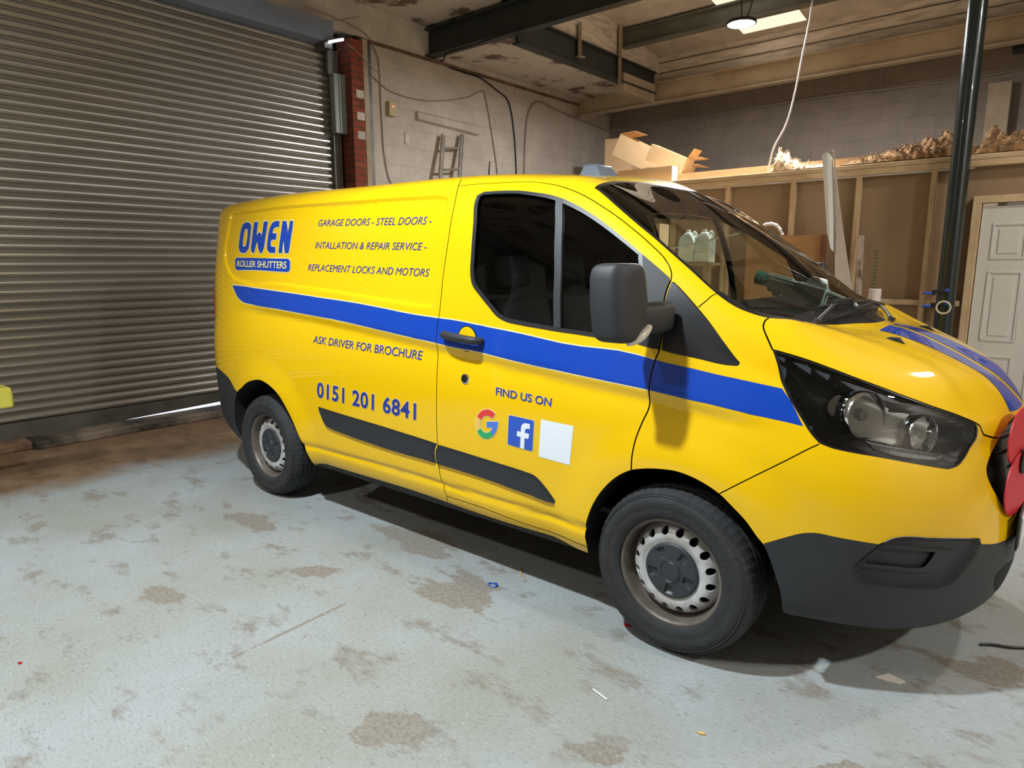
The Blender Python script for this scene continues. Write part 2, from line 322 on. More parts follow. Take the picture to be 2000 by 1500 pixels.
tl = tag(empty('daylight_streak', (-5.5, 1.5, 3.98)), 'short glowing strip for daylight through a gap at the upper right corner of the shutter', 'light')  # glowing strip and batten added in place of daylight through a gap
MB().tube([(0, .02, -.07), (.0, .21, .0)], .014).build('glow_strip', emit('cool_daylight_glow', (.86, .84, 1, 1), 6), tl)
MB().bar((-.02, .0, -.06), (-.02, .23, .025), .05, .02).build('batten', M_galvd, tl)
# threshold kerb
k1 = tag(MB().box((-5.765, -1.63, 0), (-5.45, 1.70, .07)).build('threshold_kerb', M_kerb, None, bevel=.012), 'oil-stained concrete kerb along the foot of the shutter', 'kerb')
tag(MB().box((-5.765, -6.9, 0), (-5.52, -1.63, .064)).build('threshold_kerb', M_rust, None, bevel=.01), 'rust-brown kerb at the far left foot of the shutter', 'kerb')
# brick pier, steel channel
tag(MB().add(*(lambda b: (b.v, b.f))(MB().box((-5.75, 1.80, 0), (-5.5, 1.97, 4.02)))).build('brick_pier', [M_brick, M_brickx], None), 'red brick pier between shutter and white block wall', 'pier')
pier = bpy.data.objects['brick_pier']
for pl_ in pier.data.polygons:
    if abs(pl_.normal.x) > .5: pl_.material_index = 1
for z_ in (2.95, 3.16, 3.4): MB().box((-5.501, 1.86, z_), (-5.497, 1.965, z_+.085)).build('paint_patch', M_white, pier)
tag(MB().box((-5.75, 1.97, 0), (-5.62, 2.02, 4.1)).build('dark_gap_fill', M_black), 'black upright strip standing for the dark gap beside the brick pier', 'board')  # black strip put in where there is only a shaded gap
sc_ = tag(empty('steel_stanchion', (-5.69, 2.11, 0)), 'cream and grey steel channel upright in front of the white wall', 'stanchion')
MB().box((-.05, -.08, 0), (.12, -.01, 4.08)).build('cream_flange', M_cream, sc_, bevel=.004)
MB().box((-.05, -.01, 0), (.04, .10, 4.08)).build('grey_web', M_galvd, sc_, bevel=.003)
# things on the left wall (x = -5.75)
def wallbox(name, y0, y1, z0, z1, d, m, label, cat): return tag(MB().box((-5.75, y0, z0), (-5.75+d, y1, z1)).build(name, m, None, bevel=.006), label, cat)
sb = wallbox('switch_box', 2.50, 2.62, 3.33, 3.5, .06, mat('cream_plastic', (196, 180, 140), .5), 'small cream switch box on the white wall beside the steel channel', 'switch')
MB().box((-5.69, 2.55, 3.43), (-5.685, 2.57, 3.45)).build('indicator_light', emit('neon', (1, .35, .15, 1), 1.5), sb)
lt = tag(MB().add([(-5.75, 2.98, 3.47), (-5.75, 4.12, 3.47), (-5.75, 4.12, 3.30), (-5.75, 2.98, 3.34), (-5.71, 2.98, 3.44), (-5.71, 4.12, 3.42), (-5.69, 4.12, 3.32), (-5.69, 2.98, 3.36)], [(0,1,5,4), (4,5,6,7), (7,6,2,3), (0,4,7,3), (1,2,6,5)]).build('blocked_lintel', M_blockL), 'painted-over lintel in the white wall above the ladder', 'lintel')
wallbox('niche_plate', 2.78, 2.85, 3.02, 3.18, .015, M_plank, 'small pale plate on the white wall left of the ladder', 'plate')
M_cbl = mat('grey_cable', (150, 142, 132), .6); M_cbk = MATS['black_cable']
def cable(name, pts, r, m, label, clips=0):
    o = MB().tube(bez(pts, 10), r, 8).build(name, m, None, smooth=.8); tag(o, label, 'cable'); return o
X = -5.735
cable('cable', [(X, 3.42, 4.22), (X, 3.55, 4.12), (X, 3.85, 4.1), (X, 4.2, 4.09), (X, 4.55, 3.99), (X, 4.81, 3.87), (X, 4.93, 3.45), (X, 4.98, 2.9), (X, 5.0, 2.0)], .010, M_cbk, 'thick black cable curving down the white wall right of the ladder')
cable('conduit', [(X, 5.16, 1.8), (X, 5.17, 2.9), (X, 5.22, 3.6), (X, 5.34, 3.9), (X, 5.55, 4.0), (X, 5.9, 3.96), (X, 6.6, 3.9), (X, 7.4, 3.85), (-5.68, 7.56, 3.85), (-5.2, 7.57, 3.82), (-4.6, 7.57, 3.83), (-3.4, 7.57, 3.86), (-2.2, 7.57, 3.88), (-.4, 7.57, 3.84), (1.5, 7.57, 3.9)], .013, M_cbl, 'grey pipe looping over the corner and along the back wall')
cable('cable', [(X, 2.3, 3.74), (X, 2.6, 3.62), (X, 3.2, 3.62), (X, 3.9, 3.78), (X, 4.2, 3.92), (X, 4.3, 3.86), (X, 4.45, 3.3), (X, 4.55, 2.8), (X, 4.6, 2.0)], .007, M_cbl, 'thin grey cable sagging across the white wall above the lintel')
cable('cable', [(-5.6, 1.3, 4.24), (X+.06, 2.1, 4.2), (X, 2.36, 4.02), (X, 2.4, 3.8), (X, 2.41, 3.3), (X, 2.44, 2.8), (X, 2.56, 2.5), (X, 2.9, 2.48), (X, 3.3, 2.45)], .007, M_cbl, 'pale cable dropping beside the steel channel and switch box')
cable('cable', [(-5.48, .2, 4.3), (-5.45, .8, 4.10), (-5.46, 1.3, 4.06), (-5.5, 1.75, 4.2), (-5.55, 2.0, 4.3)], .006, M_cbl, 'thin loose wire hanging in front of the shutter hood')
cable('cable', [(-5.44, 1.72, 3.93), (-5.47, 1.9, 3.86), (-5.52, 2.1, 3.78), (-5.55, 2.26, 3.73), (-5.6, 2.3, 3.73)], .006, M_cbl, 'short grey cable end crossing in front of the brick pier and steel channel')
# ladder
ld = tag(empty('ladder', (-5.0, 3.0, 0)), 'old aluminium ladder leaning on the white wall behind the van', 'ladder')
M_alu = mat('worn_aluminium', (176, 170, 158), .45, .6, var=.3, scale=8)
b1, t1 = Vector((-.15, -.48, 0)), Vector((-.68, .40, 3.22)); b2, t2 = Vector((-.15, -.12, 0)), Vector((-.68, .76, 3.27))
for b_, t_ in ((b1, t1), (b2, t2)): MB().bar(b_, t_, .06, .03, up=(1, 0, 0)).build('stile', M_alu, ld, bevel=.004)
for i in range(11):
    t = (i+.65)/11.3; MB().tube([b1.lerp(t1, t), b2.lerp(t2, t)], .016, 8).build('rung', M_alu, ld, smooth=.8)
# ceiling lamp
lp = tag(empty('high_bay_lamp', (-1.97, 4.16, 4.0)), 'round bright LED lamp hanging under the rooflight', 'lamp')
MB().lathe([(0, .035), (.10, .035), (.145, .02), (.155, 0), (.15, -.012), (.14, -.012), (.14, -.004), (0, -.004)], (0, 0, 0), (0, 0, 1), 40).build('housing', M_black, lp, smooth=.6)
MB().lathe([(0, -.006), (.138, -.006), (.138, -.011), (0, -.011)], (0, 0, 0), (0, 0, 1), 40).build('lit_disc', emit('led_white', (.90, .96, 1, 1), 14), lp)
MB().tube([(0, 0, .03), (-.02, .0, .5), (0, 0, .93)], .006).tube(bez([(.06, 0, .035), (.1, .02, .2), (.16, .1, .6), (.2, .2, .9)]), .006).build('suspension', M_black, lp)
# white flex hanging from the roof
cable('hanging_flex', [(-1.19, 4.02, 4.92), (-1.21, 4.0, 4.0), (-1.235, 4.0, 3.74), (-1.27, 4.0, 3.51), (-1.315, 4.0, 3.19), (-1.386, 4.02, 2.91), (-1.5, 4.04, 2.70), (-1.545, 4.06, 2.55), (-1.556, 4.06, 2.453)], .009, mat('white_flex', (232, 228, 222), .5), 'white flex hanging from the roof down to the partition top')
# ---------------------------------------------------------------- timber partition with door
pt = tag(empty('wall_partition', (0, 4, 0)), kind='structure')
MB().box((-3.7, .075, 0), (.27, .09, 2.36)).box((.27, .075, 2.07), (3.2, .09, 2.36)).box((1.16, .075, 0), (3.2, .09, 2.1)).build('plasterboard', M_pboard, pt)
for x in (-3.2, -2.6, -1.96, -1.275, -.665, -.045): MB().box((x-.023, 0, 0), (x+.023, .072, 2.34)).build('stud', M_pine, pt, bevel=.003)
MB().box((-3.7, -.005, 2.34), (3.2, .075, 2.395)).build('head_plate', M_pinex, pt, bevel=.003)
MB().box((-3.7, -.003, 2.398), (3.2, .10, 2.44)).build('head_plate', M_pinex, pt, bevel=.003)
MB().box((-3.7, .004, 2.325), (.25, .03, 2.338)).build('board_edge', M_white, pt)
MB().box((-.64, .002, 1.135), (-.07, .07, 1.185)).box((-.02, .002, 1.135), (.25, .07, 1.185)).build('noggin', M_pinex, pt, bevel=.003)
st('ceiling_store', MB().box((-3.7, 4.1, 2.36), (3.2, 5.5, 2.445)), M_pboard)
st('trim_6', MB().box((-3.7, 4.28, 2.445), (1.8, 4.33, 2.55)), mat('orange_pine', (190, 156, 114), .6, var=.2, scale=6, stretch=(1, 6, 6)))
MB().box((-3.7, 0, 0), (.27, .072, .05)).build('sole_plate', M_pinex, pt)
mk = MB()
for i in range(11): mk.box((-.50+.012*(i % 2), .0735, 1.28+i*.034), (-.455, .0745, 1.298+i*.034))
mk.build('faded_print', mat('faded_green_print', (112, 112, 84), .9), pt)
d1 = tag(empty('door_1', (.3, 4.0, 0)), kind='structure')
fr = MB().box((-.03, -.01, 0), (.035, .1, 2.03)).box((-.03, -.01, 2.03), (.9, .1, 2.09)).box((.83, -.01, 0), (.9, .1, 2.03)); fr.build('door_frame', M_pine, d1, bevel=.003)
dp = MB().box((.042, .02, .01), (.825, .06, 2.0))
for x0, x1 in ((.13, .38), (.48, .73)):
    for z0, z1 in ((.15, .72), (.84, 1.45), (1.55, 1.86)):
        for t, y in ((0, .012), (.022, .012)): pass
        dp.box((x0, .012, z0), (x1, .021, z0+.018)).box((x0, .012, z1-.018), (x1, .021, z1)).box((x0, .012, z0+.018), (x0+.018, .021, z1-.018)).box((x1-.018, .012, z0+.018), (x1, .021, z1-.018)).box((x0+.05, .014, z0+.05), (x1-.05, .021, z1-.05))
dp.build('door_panel', M_doorw, d1, bevel=.006, seg=2)
# pipe column
pc = tag(MB().lathe([(.074, 0), (.074, 4.5)], (0, 0, 0), (0, 0, 1), 40).build('pipe_column', mat('dark_green_gloss', (30, 40, 39), .25, var=.25, scale=6, bump=.12, bscale=14, coat=.3), None, smooth=.8), 'round dark green steel pipe column in front of the partition', 'column')
pc.location = (.163, 3.86, 0)
MB().lathe([(.073, 0), (.14, 0), (.14, .012), (.073, .012)], (0, 0, 0), (0, 0, 1), 32).build('base_flange', M_steel_dark, pc)

# body surface: cubic B-spline control net (rear centre -> nose, sill -> centre line)
UC=np.array([0.0, 0.6, 0.95, 1.2, 1.55, 2.05, 2.95, 3.8, 4.075, 4.35, 4.6, 4.85, 5.025, 5.2, 5.32, 5.5, 5.75, 6.05, 6.3, 6.55])
VR=np.array([0.0, 0.12, 0.32, 0.56, 0.76, 0.9, 1.06, 1.36, 1.62, 1.8, 2.12, 2.42, 2.6])
CP=np.array([
 [[-3.8,0,0.3],[-3.8256,-0.3477,0.3],[-3.8665,-0.6868,0.3],[-3.5353,-0.8874,0.3],[-3.1166,-0.9111,0.3],[-2.8181,-0.9084,0.3],[-2.0274,-0.9101,0.3001],[-1.4327,-0.9095,0.2995],[-0.9052,-0.9102,0.3003],[-0.4949,-0.9114,0.301],[-0.2847,-0.9048,0.2961],[-0.0811,-0.9017,0.292],[0.0991,-0.8939,0.2833],[0.2676,-0.8878,0.2755],[0.4118,-0.8466,0.269],[0.592,-0.7934,0.2605],[0.782,-0.6579,0.2445],[0.9395,-0.3737,0.2411],[0.98,-0.131,0.24],[0.98,0,0.24]],
 [[-3.9341,0,0.3891],[-3.9802,-0.3477,0.3892],[-3.9994,-0.7426,0.3881],[-3.5949,-0.9399,0.3908],[-3.1277,-0.9641,0.374],[-2.81,-0.9596,0.3326],[-2.0289,-0.9618,0.3432],[-1.4331,-0.9542,0.3642],[-0.9049,-0.9743,0.3178],[-0.4944,-0.9567,0.3552],[-0.287,-0.9833,0.309],[-0.086,-0.964,0.3453],[0.1145,-0.9828,0.2903],[0.2913,-0.9492,0.3216],[0.4496,-0.9376,0.2755],[0.6285,-0.8578,0.3109],[0.8152,-0.6832,0.3019],[1.001,-0.3796,0.2944],[1.0157,-0.1476,0.2969],[1.0157,0,0.2969]],
 [[-3.9302,0,0.5498],[-3.9734,-0.3465,0.5498],[-4.017,-0.7454,0.5478],[-3.5949,-0.9411,0.5534],[-3.1258,-0.9627,0.5164],[-2.8067,-0.971,0.5244],[-2.0301,-0.9696,0.5217],[-1.4335,-0.9693,0.549],[-0.9045,-0.9673,0.4976],[-0.4941,-0.9702,0.5318],[-0.2877,-0.9587,0.5097],[-0.0868,-0.963,0.5457],[0.1124,-0.9482,0.497],[0.2971,-0.9493,0.506],[0.4558,-0.9081,0.4765],[0.6488,-0.861,0.4988],[0.8322,-0.6904,0.4779],[1.0045,-0.3815,0.4702],[1.0357,-0.1526,0.4636],[1.0357,0,0.4636]],
 [[-3.9324,0,0.7983],[-3.9755,-0.3378,0.7983],[-4.0045,-0.7533,0.7967],[-3.611,-0.9463,0.8019],[-3.1401,-0.9793,0.7577],[-2.7995,-0.9811,0.753],[-2.0311,-0.9779,0.7543],[-1.4334,-0.9781,0.786],[-0.9044,-0.977,0.7385],[-0.4939,-0.9801,0.775],[-0.2875,-0.9793,0.7465],[-0.0869,-0.9791,0.7757],[0.1127,-0.9712,0.7302],[0.2971,-0.9594,0.7312],[0.4585,-0.9221,0.7066],[0.6504,-0.8627,0.7133],[0.8372,-0.6703,0.6894],[0.9892,-0.3875,0.6736],[1.0192,-0.1503,0.6574],[1.0192,0,0.6574]],
 [[-3.9219,0,0.9933],[-3.9683,-0.3516,0.9934],[-3.9844,-0.7502,0.9931],[-3.6194,-0.9479,0.9933],[-3.1428,-0.9843,0.9967],[-2.7998,-0.9825,1.005],[-2.0309,-0.9901,0.9895],[-1.4328,-0.9879,0.9963],[-0.9051,-0.9951,0.9528],[-0.4944,-0.9849,0.9795],[-0.289,-0.9881,0.939],[-0.0875,-0.9772,0.9577],[0.1153,-0.9695,0.8917],[0.2927,-0.9498,0.8877],[0.4504,-0.9176,0.8447],[0.6271,-0.855,0.8472],[0.8148,-0.6603,0.8066],[0.9684,-0.3939,0.7564],[0.9939,-0.1488,0.7484],[0.9939,0,0.7484]],
 [[-3.9105,0,1.1766],[-3.956,-0.3409,1.1766],[-3.9669,-0.7216,1.1765],[-3.6003,-0.9296,1.1765],[-3.1248,-0.9719,1.1798],[-2.8084,-0.9691,1.1574],[-2.0298,-0.9744,1.1557],[-1.4331,-0.9809,1.143],[-0.9053,-0.9685,1.1559],[-0.4958,-0.9639,1.1211],[-0.2776,-0.9548,1.1259],[-0.0757,-0.9569,1.0882],[0.0985,-0.9376,1.0739],[0.2634,-0.9301,1.0144],[0.4095,-0.8858,1.0058],[0.6018,-0.8346,0.9407],[0.7969,-0.6458,0.8795],[0.9449,-0.3995,0.829],[0.9894,-0.1479,0.8317],[0.9894,0,0.8317]],
 [[-3.8825,0,1.3803],[-3.9027,-0.3294,1.3803],[-3.9768,-0.7147,1.3798],[-3.6087,-0.9179,1.3819],[-3.1041,-0.9375,1.3566],[-2.8184,-0.9422,1.3485],[-2.029,-0.9468,1.3532],[-1.4348,-0.9593,1.2927],[-0.901,-0.9335,1.3646],[-0.4903,-0.9387,1.2766],[-0.3085,-0.93,1.3142],[-0.1098,-0.9412,1.2194],[0.0575,-0.9184,1.2179],[0.2412,-0.9144,1.1102],[0.3773,-0.8659,1.1099],[0.5774,-0.8176,1.0071],[0.7776,-0.6335,0.9365],[0.9336,-0.405,0.8825],[0.9857,-0.1468,0.8828],[0.9857,0,0.8828]],
 [[-3.8435,0,1.5915],[-3.8279,-0.3072,1.5907],[-3.9553,-0.7098,1.5908],[-3.6059,-0.8839,1.5914],[-3.097,-0.9182,1.597],[-2.8252,-0.9041,1.5744],[-2.0376,-0.9026,1.5749],[-1.3892,-0.8994,1.5575],[-0.9424,-0.914,1.5241],[-0.4846,-0.9197,1.4367],[-0.3048,-0.9134,1.3766],[-0.1272,-0.9237,1.3471],[0.0588,-0.9092,1.2292],[0.226,-0.8847,1.1733],[0.3794,-0.8494,1.1088],[0.5703,-0.7968,1.0626],[0.7787,-0.6247,0.9622],[0.9397,-0.4134,0.8987],[0.9861,-0.1434,0.8996],[0.9861,0,0.8996]],
 [[-3.7968,0,1.814],[-3.7403,-0.2525,1.8185],[-3.8917,-0.7259,1.8187],[-3.5654,-0.8479,1.8147],[-3.0933,-0.8703,1.8085],[-2.831,-0.8791,1.821],[-2.0511,-0.8773,1.8253],[-1.3675,-0.8728,1.7834],[-0.8942,-0.8808,1.7569],[-0.6429,-0.8184,1.7805],[-0.3904,-0.8444,1.6362],[-0.1943,-0.8572,1.5356],[0.041,-0.8597,1.3986],[0.2101,-0.8682,1.2843],[0.4025,-0.8417,1.1807],[0.5962,-0.7692,1.0919],[0.7872,-0.6114,1.0225],[0.9494,-0.4063,0.9555],[0.9916,-0.1527,0.9433],[0.9916,0,0.9433]],
 [[-3.6815,0,1.9769],[-3.5422,-0.1786,1.9756],[-3.9342,-0.7122,1.9485],[-3.6127,-0.8062,1.977],[-3.0629,-0.7845,1.9954],[-2.8398,-0.7897,1.997],[-2.0715,-0.79,1.9817],[-1.2591,-0.7559,1.9825],[-0.9029,-0.7378,1.9246],[-0.5794,-0.6923,1.9384],[-0.3396,-0.7499,1.7687],[-0.1745,-0.7973,1.6296],[0.018,-0.7995,1.4988],[0.1589,-0.8182,1.3703],[0.2691,-0.7449,1.3808],[0.5283,-0.7409,1.1851],[0.7568,-0.5765,1.1078],[0.8989,-0.3877,1.0059],[0.9866,-0.1453,0.9774],[0.9866,0,0.9774]],
 [[-3.8097,0,1.9387],[-3.7837,-0.0261,1.9397],[-3.8665,-0.2287,1.9461],[-3.4983,-0.3834,1.9608],[-3.0597,-0.4248,1.9786],[-2.8536,-0.4351,1.9777],[-2.0954,-0.4008,1.971],[-1.1835,-0.376,1.9862],[-0.8575,-0.4064,1.9694],[-0.5675,-0.3628,1.8969],[-0.2719,-0.3706,1.7269],[-0.0202,-0.369,1.5884],[0.1903,-0.3417,1.427],[0.4007,-0.3296,1.2336],[0.5175,-0.3161,1.2287],[0.6757,-0.2935,1.2232],[0.805,-0.2476,1.1776],[0.9266,-0.1938,1.103],[0.988,-0.083,0.9764],[0.988,0,0.9764]],
 [[-3.77,0,1.962],[-3.7524,-0.0455,1.9615],[-3.8621,-0.1215,1.9595],[-3.5871,-0.1693,1.9745],[-2.9856,-0.1719,1.983],[-2.8884,-0.1708,1.9866],[-2.0983,-0.1663,1.9871],[-1.1694,-0.1537,1.9781],[-0.8362,-0.1622,1.97],[-0.541,-0.1489,1.9601],[-0.2601,-0.1577,1.7691],[-0.0444,-0.1649,1.6399],[0.1847,-0.1613,1.4529],[0.4753,-0.1606,1.2666],[0.5435,-0.1526,1.2645],[0.6725,-0.1442,1.2134],[0.8298,-0.1176,1.1273],[0.9206,-0.0838,1.0716],[0.99,-0.034,0.983],[0.99,0,0.983]],
 [[-3.77,0,1.962],[-3.7524,0,1.9615],[-3.8621,0,1.9595],[-3.5871,0,1.9745],[-2.9856,0,1.983],[-2.8884,0,1.9866],[-2.0983,0,1.9871],[-1.1694,0,1.9781],[-0.8362,0,1.97],[-0.541,0,1.9601],[-0.2601,0,1.7691],[-0.0444,0,1.6399],[0.1847,0,1.4529],[0.4753,0,1.2666],[0.5435,0,1.2645],[0.6725,0,1.2134],[0.8298,0,1.1273],[0.9206,0,1.0716],[0.99,0,0.983],[0.99,0,0.983]],
],float)
L={ # panel lines on that surface, (u,v)
'front_arch':[(4.4601,0.0174),(4.4776,0.0939),(4.475,0.1789),(4.4807,0.2149),(4.5008,0.2778),(4.5315,0.339),(4.5857,0.4089),(4.6534,0.4669),(4.723,0.5031),(4.7892,0.521),(4.8548,0.5373),(4.9333,0.5545),(5.0111,0.5494),(5.0852,0.5173),(5.133,0.4761),(5.1819,0.4288),(5.2207,0.3798),(5.241,0.3596),(5.2625,0.319),(5.2847,0.2695),(5.3105,0.2055),(5.3279,0.1281),(5.3434,0.0289)],
'rear_arch':[(1.5166,0.0607),(1.5064,0.1542),(1.5185,0.2568),(1.54,0.3418),(1.6048,0.4404),(1.687,0.4813),(1.7821,0.5228),(1.9168,0.5522),(2.0192,0.562),(2.111,0.5543),(2.207,0.5309),(2.291,0.4931),(2.363,0.4289),(2.4302,0.3451),(2.4788,0.2601),(2.5217,0.1759),(2.542,0.0944),(2.5442,0.059)],
'window':[(3.7568,1.706),(3.7676,1.6592),(3.8096,1.5492),(3.8385,1.3865),(3.8493,1.2806),(3.8642,1.2336),(3.9083,1.1805),(3.9616,1.1231),(4.0116,1.0748),(4.0519,1.0576),(4.1256,1.0533),(4.2462,1.0592),(4.372,1.0626),(4.5142,1.0548),(4.6937,1.0779),(4.7816,1.3563),(4.7812,1.5067),(4.7621,1.6374),(4.6973,1.6473),(4.5802,1.6581),(4.4662,1.6618),(4.3527,1.669),(4.2726,1.6836),(4.1496,1.7103),(4.0192,1.7374),(3.8926,1.7406),(3.7857,1.7321)],
'sail':[(4.6937,1.0779),(4.7668,1.0845),(4.8357,1.0969),(4.8464,1.1738),(4.8561,1.2986),(4.864,1.4412),(4.8908,1.5899),(4.8907,1.6084),(4.8264,1.6256),(4.7621,1.6374),(4.7812,1.5067),(4.7816,1.3563)],
'triangle':[(4.8991,1.5888),(4.871,1.4377),(4.8597,1.23),(4.8495,1.0994),(4.9216,1.1008),(5.051,1.1472),(5.1396,1.2424),(5.1581,1.2717),(5.1641,1.3106),(5.1092,1.4151),(5.0473,1.5014),(4.986,1.5525),(4.936,1.5858),(4.909,1.5984)],
'door':[(3.5754,1.7813),(3.7824,1.8072),(4.0482,1.8186),(4.1874,1.7781),(4.3165,1.7432),(4.4686,1.7345),(4.6182,1.7444),(4.7742,1.7381),(4.8457,1.7188),(4.8831,1.6783),(4.8943,1.6425),(4.8956,1.6001),(4.8677,1.4408),(4.8585,1.2993),(4.85,1.172),(4.8381,1.098),(4.811,1.0208),(4.7863,0.9197),(4.7826,0.839),(4.7828,0.7768),(4.7608,0.7066),(4.739,0.6328),(4.7291,0.5678),(4.7273,0.5048),(4.6534,0.4669),(4.5857,0.4089),(4.5315,0.339),(4.5008,0.2778),(4.4807,0.2149),(4.475,0.1789),(4.4776,0.0939),(4.2016,0.091),(3.9327,0.1268),(3.7007,0.1153),(3.6919,0.163),(3.6748,0.2498),(3.6673,0.3369),(3.6693,0.4032),(3.6679,0.4809),(3.6771,0.6817),(3.6788,0.8915),(3.6769,0.9839),(3.683,1.0972),(3.6749,1.2617),(3.6668,1.4966),(3.638,1.6496),(3.5754,1.7813)],
'seam_rear':[(3.5278,1.8616),(3.5754,1.7813),(3.638,1.6496),(3.6668,1.4966),(3.6749,1.2617),(3.683,1.0972),(3.6769,0.9839),(3.6788,0.8915),(3.6771,0.6817),(3.6679,0.4809),(3.6693,0.4032),(3.6673,0.3369),(3.6748,0.2498),(3.6919,0.163),(3.7007,0.1153),(3.6932,0.0559)],
'seam_door_top':[(3.5754,1.7813),(3.7824,1.8072),(4.0482,1.8186),(4.1874,1.7781),(4.3165,1.7432),(4.4686,1.7345),(4.6182,1.7444),(4.7742,1.7381),(4.8457,1.7188),(4.8831,1.6783),(4.8943,1.6425),(4.8956,1.6001)],
'seam_door_front':[(4.8956,1.6001),(4.8677,1.4408),(4.8585,1.2993),(4.85,1.172),(4.8381,1.098),(4.811,1.0208),(4.7863,0.9197),(4.7826,0.839),(4.7828,0.7768),(4.7608,0.7066),(4.739,0.6328),(4.7291,0.5678),(4.7273,0.5048)],
'seam_sill':[(4.4776,0.0939),(4.2016,0.091),(3.9327,0.1268),(3.7007,0.1153)],
'seam_apillar':[(5.0629,1.7549),(5.0582,1.7368),(5.0344,1.6362),(5.0047,1.549)],
'seam_tri':[(5.1581,1.2717),(5.1641,1.3106),(5.1092,1.4151),(5.0473,1.5014),(4.986,1.5525),(4.936,1.5858),(4.909,1.5984),(4.8991,1.5888)],
'seam_bumper':[(5.4192,0.8424),(5.3123,0.7402),(5.1921,0.6181),(5.0858,0.5174)],
'glass_edge':[(4.3907,1.8201),(4.5217,1.7977),(4.6241,1.7934),(4.7899,1.795),(4.9237,1.7752),(5.0629,1.7549),(5.1282,1.7712),(5.1863,1.8026),(5.2592,1.8302),(5.3412,1.9144),(5.2225,2.0992),(5.1899,2.3058),(5.2114,2.5191)],
'ws_top':[(4.3907,1.8201),(4.384,1.8505),(4.3716,1.9233),(4.309,2.1618),(4.3345,2.3209),(4.386,2.4551)],
'bonnet_near':[(5.2592,1.8302),(5.2574,1.7661),(5.2572,1.724),(5.2669,1.6534),(5.2774,1.5827),(5.3606,1.6218),(5.4446,1.655),(5.5251,1.6826),(5.6045,1.6946),(5.6879,1.6838),(5.7839,1.6628),(5.9063,1.6446),(5.9948,1.6061),(6.028,1.5754),(6.0475,1.5036),(6.0678,1.428),(6.1944,1.3191),(6.232,1.4896),(6.3277,1.5817),(6.4256,1.6895)],
'headlight':[(5.2772,1.5807),(5.3604,1.6199),(5.4444,1.6529),(5.5249,1.6802),(5.6043,1.692),(5.6878,1.681),(5.7837,1.6599),(5.906,1.6414),(5.9793,1.6096),(6.0159,1.5715),(6.0239,1.4981),(6.0018,1.1137),(5.9499,0.9458),(5.9048,0.872),(5.8549,0.8362),(5.7798,0.8405),(5.6839,0.8449),(5.5989,0.8445),(5.5172,0.8382),(5.4557,0.8378),(5.4195,0.8463),(5.3965,0.8823),(5.3722,0.949),(5.3442,1.0488),(5.3208,1.2137),(5.293,1.4639)],
'grille':[(6.2042,1.3001),(6.1675,1.0752),(6.1203,0.9472),(6.0858,0.8425),(6.0831,0.7957),(6.1139,0.6692),(6.2017,0.5311),(6.2381,0.5028),(6.3243,0.4702)],
'bumper_low':[(5.2409,0.3616),(5.3064,0.4051),(5.3684,0.4367),(5.3968,0.4423),(5.4707,0.4344),(5.5518,0.4238),(5.5972,0.4183),(5.6168,0.4322),(5.6326,0.4437),(5.6577,0.452),(5.7697,0.4505),(5.8843,0.4407),(6.0016,0.4238),(6.0222,0.3942),(6.0998,0.3791),(6.2111,0.3692),(6.3089,0.3706)],
'fog_outer':[(5.6168,0.4322),(5.6326,0.4437),(5.6577,0.452),(5.7697,0.4505),(5.8843,0.4407),(6.0016,0.4238),(6.0127,0.397),(5.9859,0.3512),(5.9322,0.296),(5.8951,0.2589),(5.859,0.2444),(5.8021,0.2421),(5.7027,0.2491),(5.6222,0.2627),(5.5581,0.27),(5.5399,0.299),(5.531,0.3202),(5.5465,0.3492),(5.5813,0.3924)],
'fog_inner':[(5.5632,0.3404),(5.5819,0.3863),(5.6071,0.4045),(5.67,0.4014),(5.7974,0.3873),(5.7821,0.3548),(5.7627,0.3288),(5.7332,0.3255),(5.645,0.3328),(5.5794,0.3375)],
'fog_ring':[(5.5452,0.3331),(5.5603,0.3664),(5.5909,0.4075),(5.6185,0.4197),(5.7398,0.4105),(5.8808,0.3926),(5.892,0.3827),(5.854,0.3279),(5.8269,0.3077),(5.785,0.3007),(5.6826,0.3073),(5.5819,0.3176),(5.5547,0.3199)],
'rear_bumper':[(1.1695,0.5375),(1.3307,0.5267),(1.4286,0.5075),(1.4975,0.4765),(1.5614,0.4481),(1.6051,0.4412)],
'mould_rear':[(2.6793,0.4696),(3.1002,0.4389),(3.4714,0.4144),(3.6669,0.4081),(3.65,0.3748),(3.6485,0.3325),(3.6547,0.3004),(3.4284,0.296),(3.0856,0.3148),(2.794,0.3455),(2.7567,0.3506),(2.7294,0.3769),(2.6981,0.4344)],
'mould_front':[(3.6753,0.4053),(3.8486,0.4076),(4.045,0.401),(4.1553,0.3888),(4.2106,0.3761),(4.2443,0.3486),(4.3083,0.2786),(4.3056,0.2658),(4.2941,0.2642),(4.1742,0.2807),(3.9955,0.3028),(3.7897,0.3032),(3.6629,0.2971),(3.6551,0.3365),(3.657,0.3755)],
'stripe_top':[(1.5158,1.1446),(1.7624,1.1432),(2.4283,1.1247),(2.6926,1.1105),(3.234,1.0924),(3.6752,1.0571),(3.7713,1.0476),(3.9722,1.0204),(4.215,1.0114),(4.5274,1.0033),(4.8139,1.0284),(4.8308,1.0287),(5.0463,1.0522),(5.1966,1.1397),(5.3184,1.1681)],
'stripe_bot':[(1.5218,1.1315),(1.5426,1.1114),(1.5868,1.073),(1.6653,1.0407),(1.8554,1.0273),(2.2808,1.016),(2.619,0.9991),(3.2031,0.9645),(3.6761,0.9192),(3.7875,0.9054),(3.9037,0.8985),(4.1018,0.88),(4.3599,0.8651),(4.5766,0.8594),(4.7873,0.8631),(4.9425,0.8701),(5.2175,0.9064),(5.3742,0.9107)],
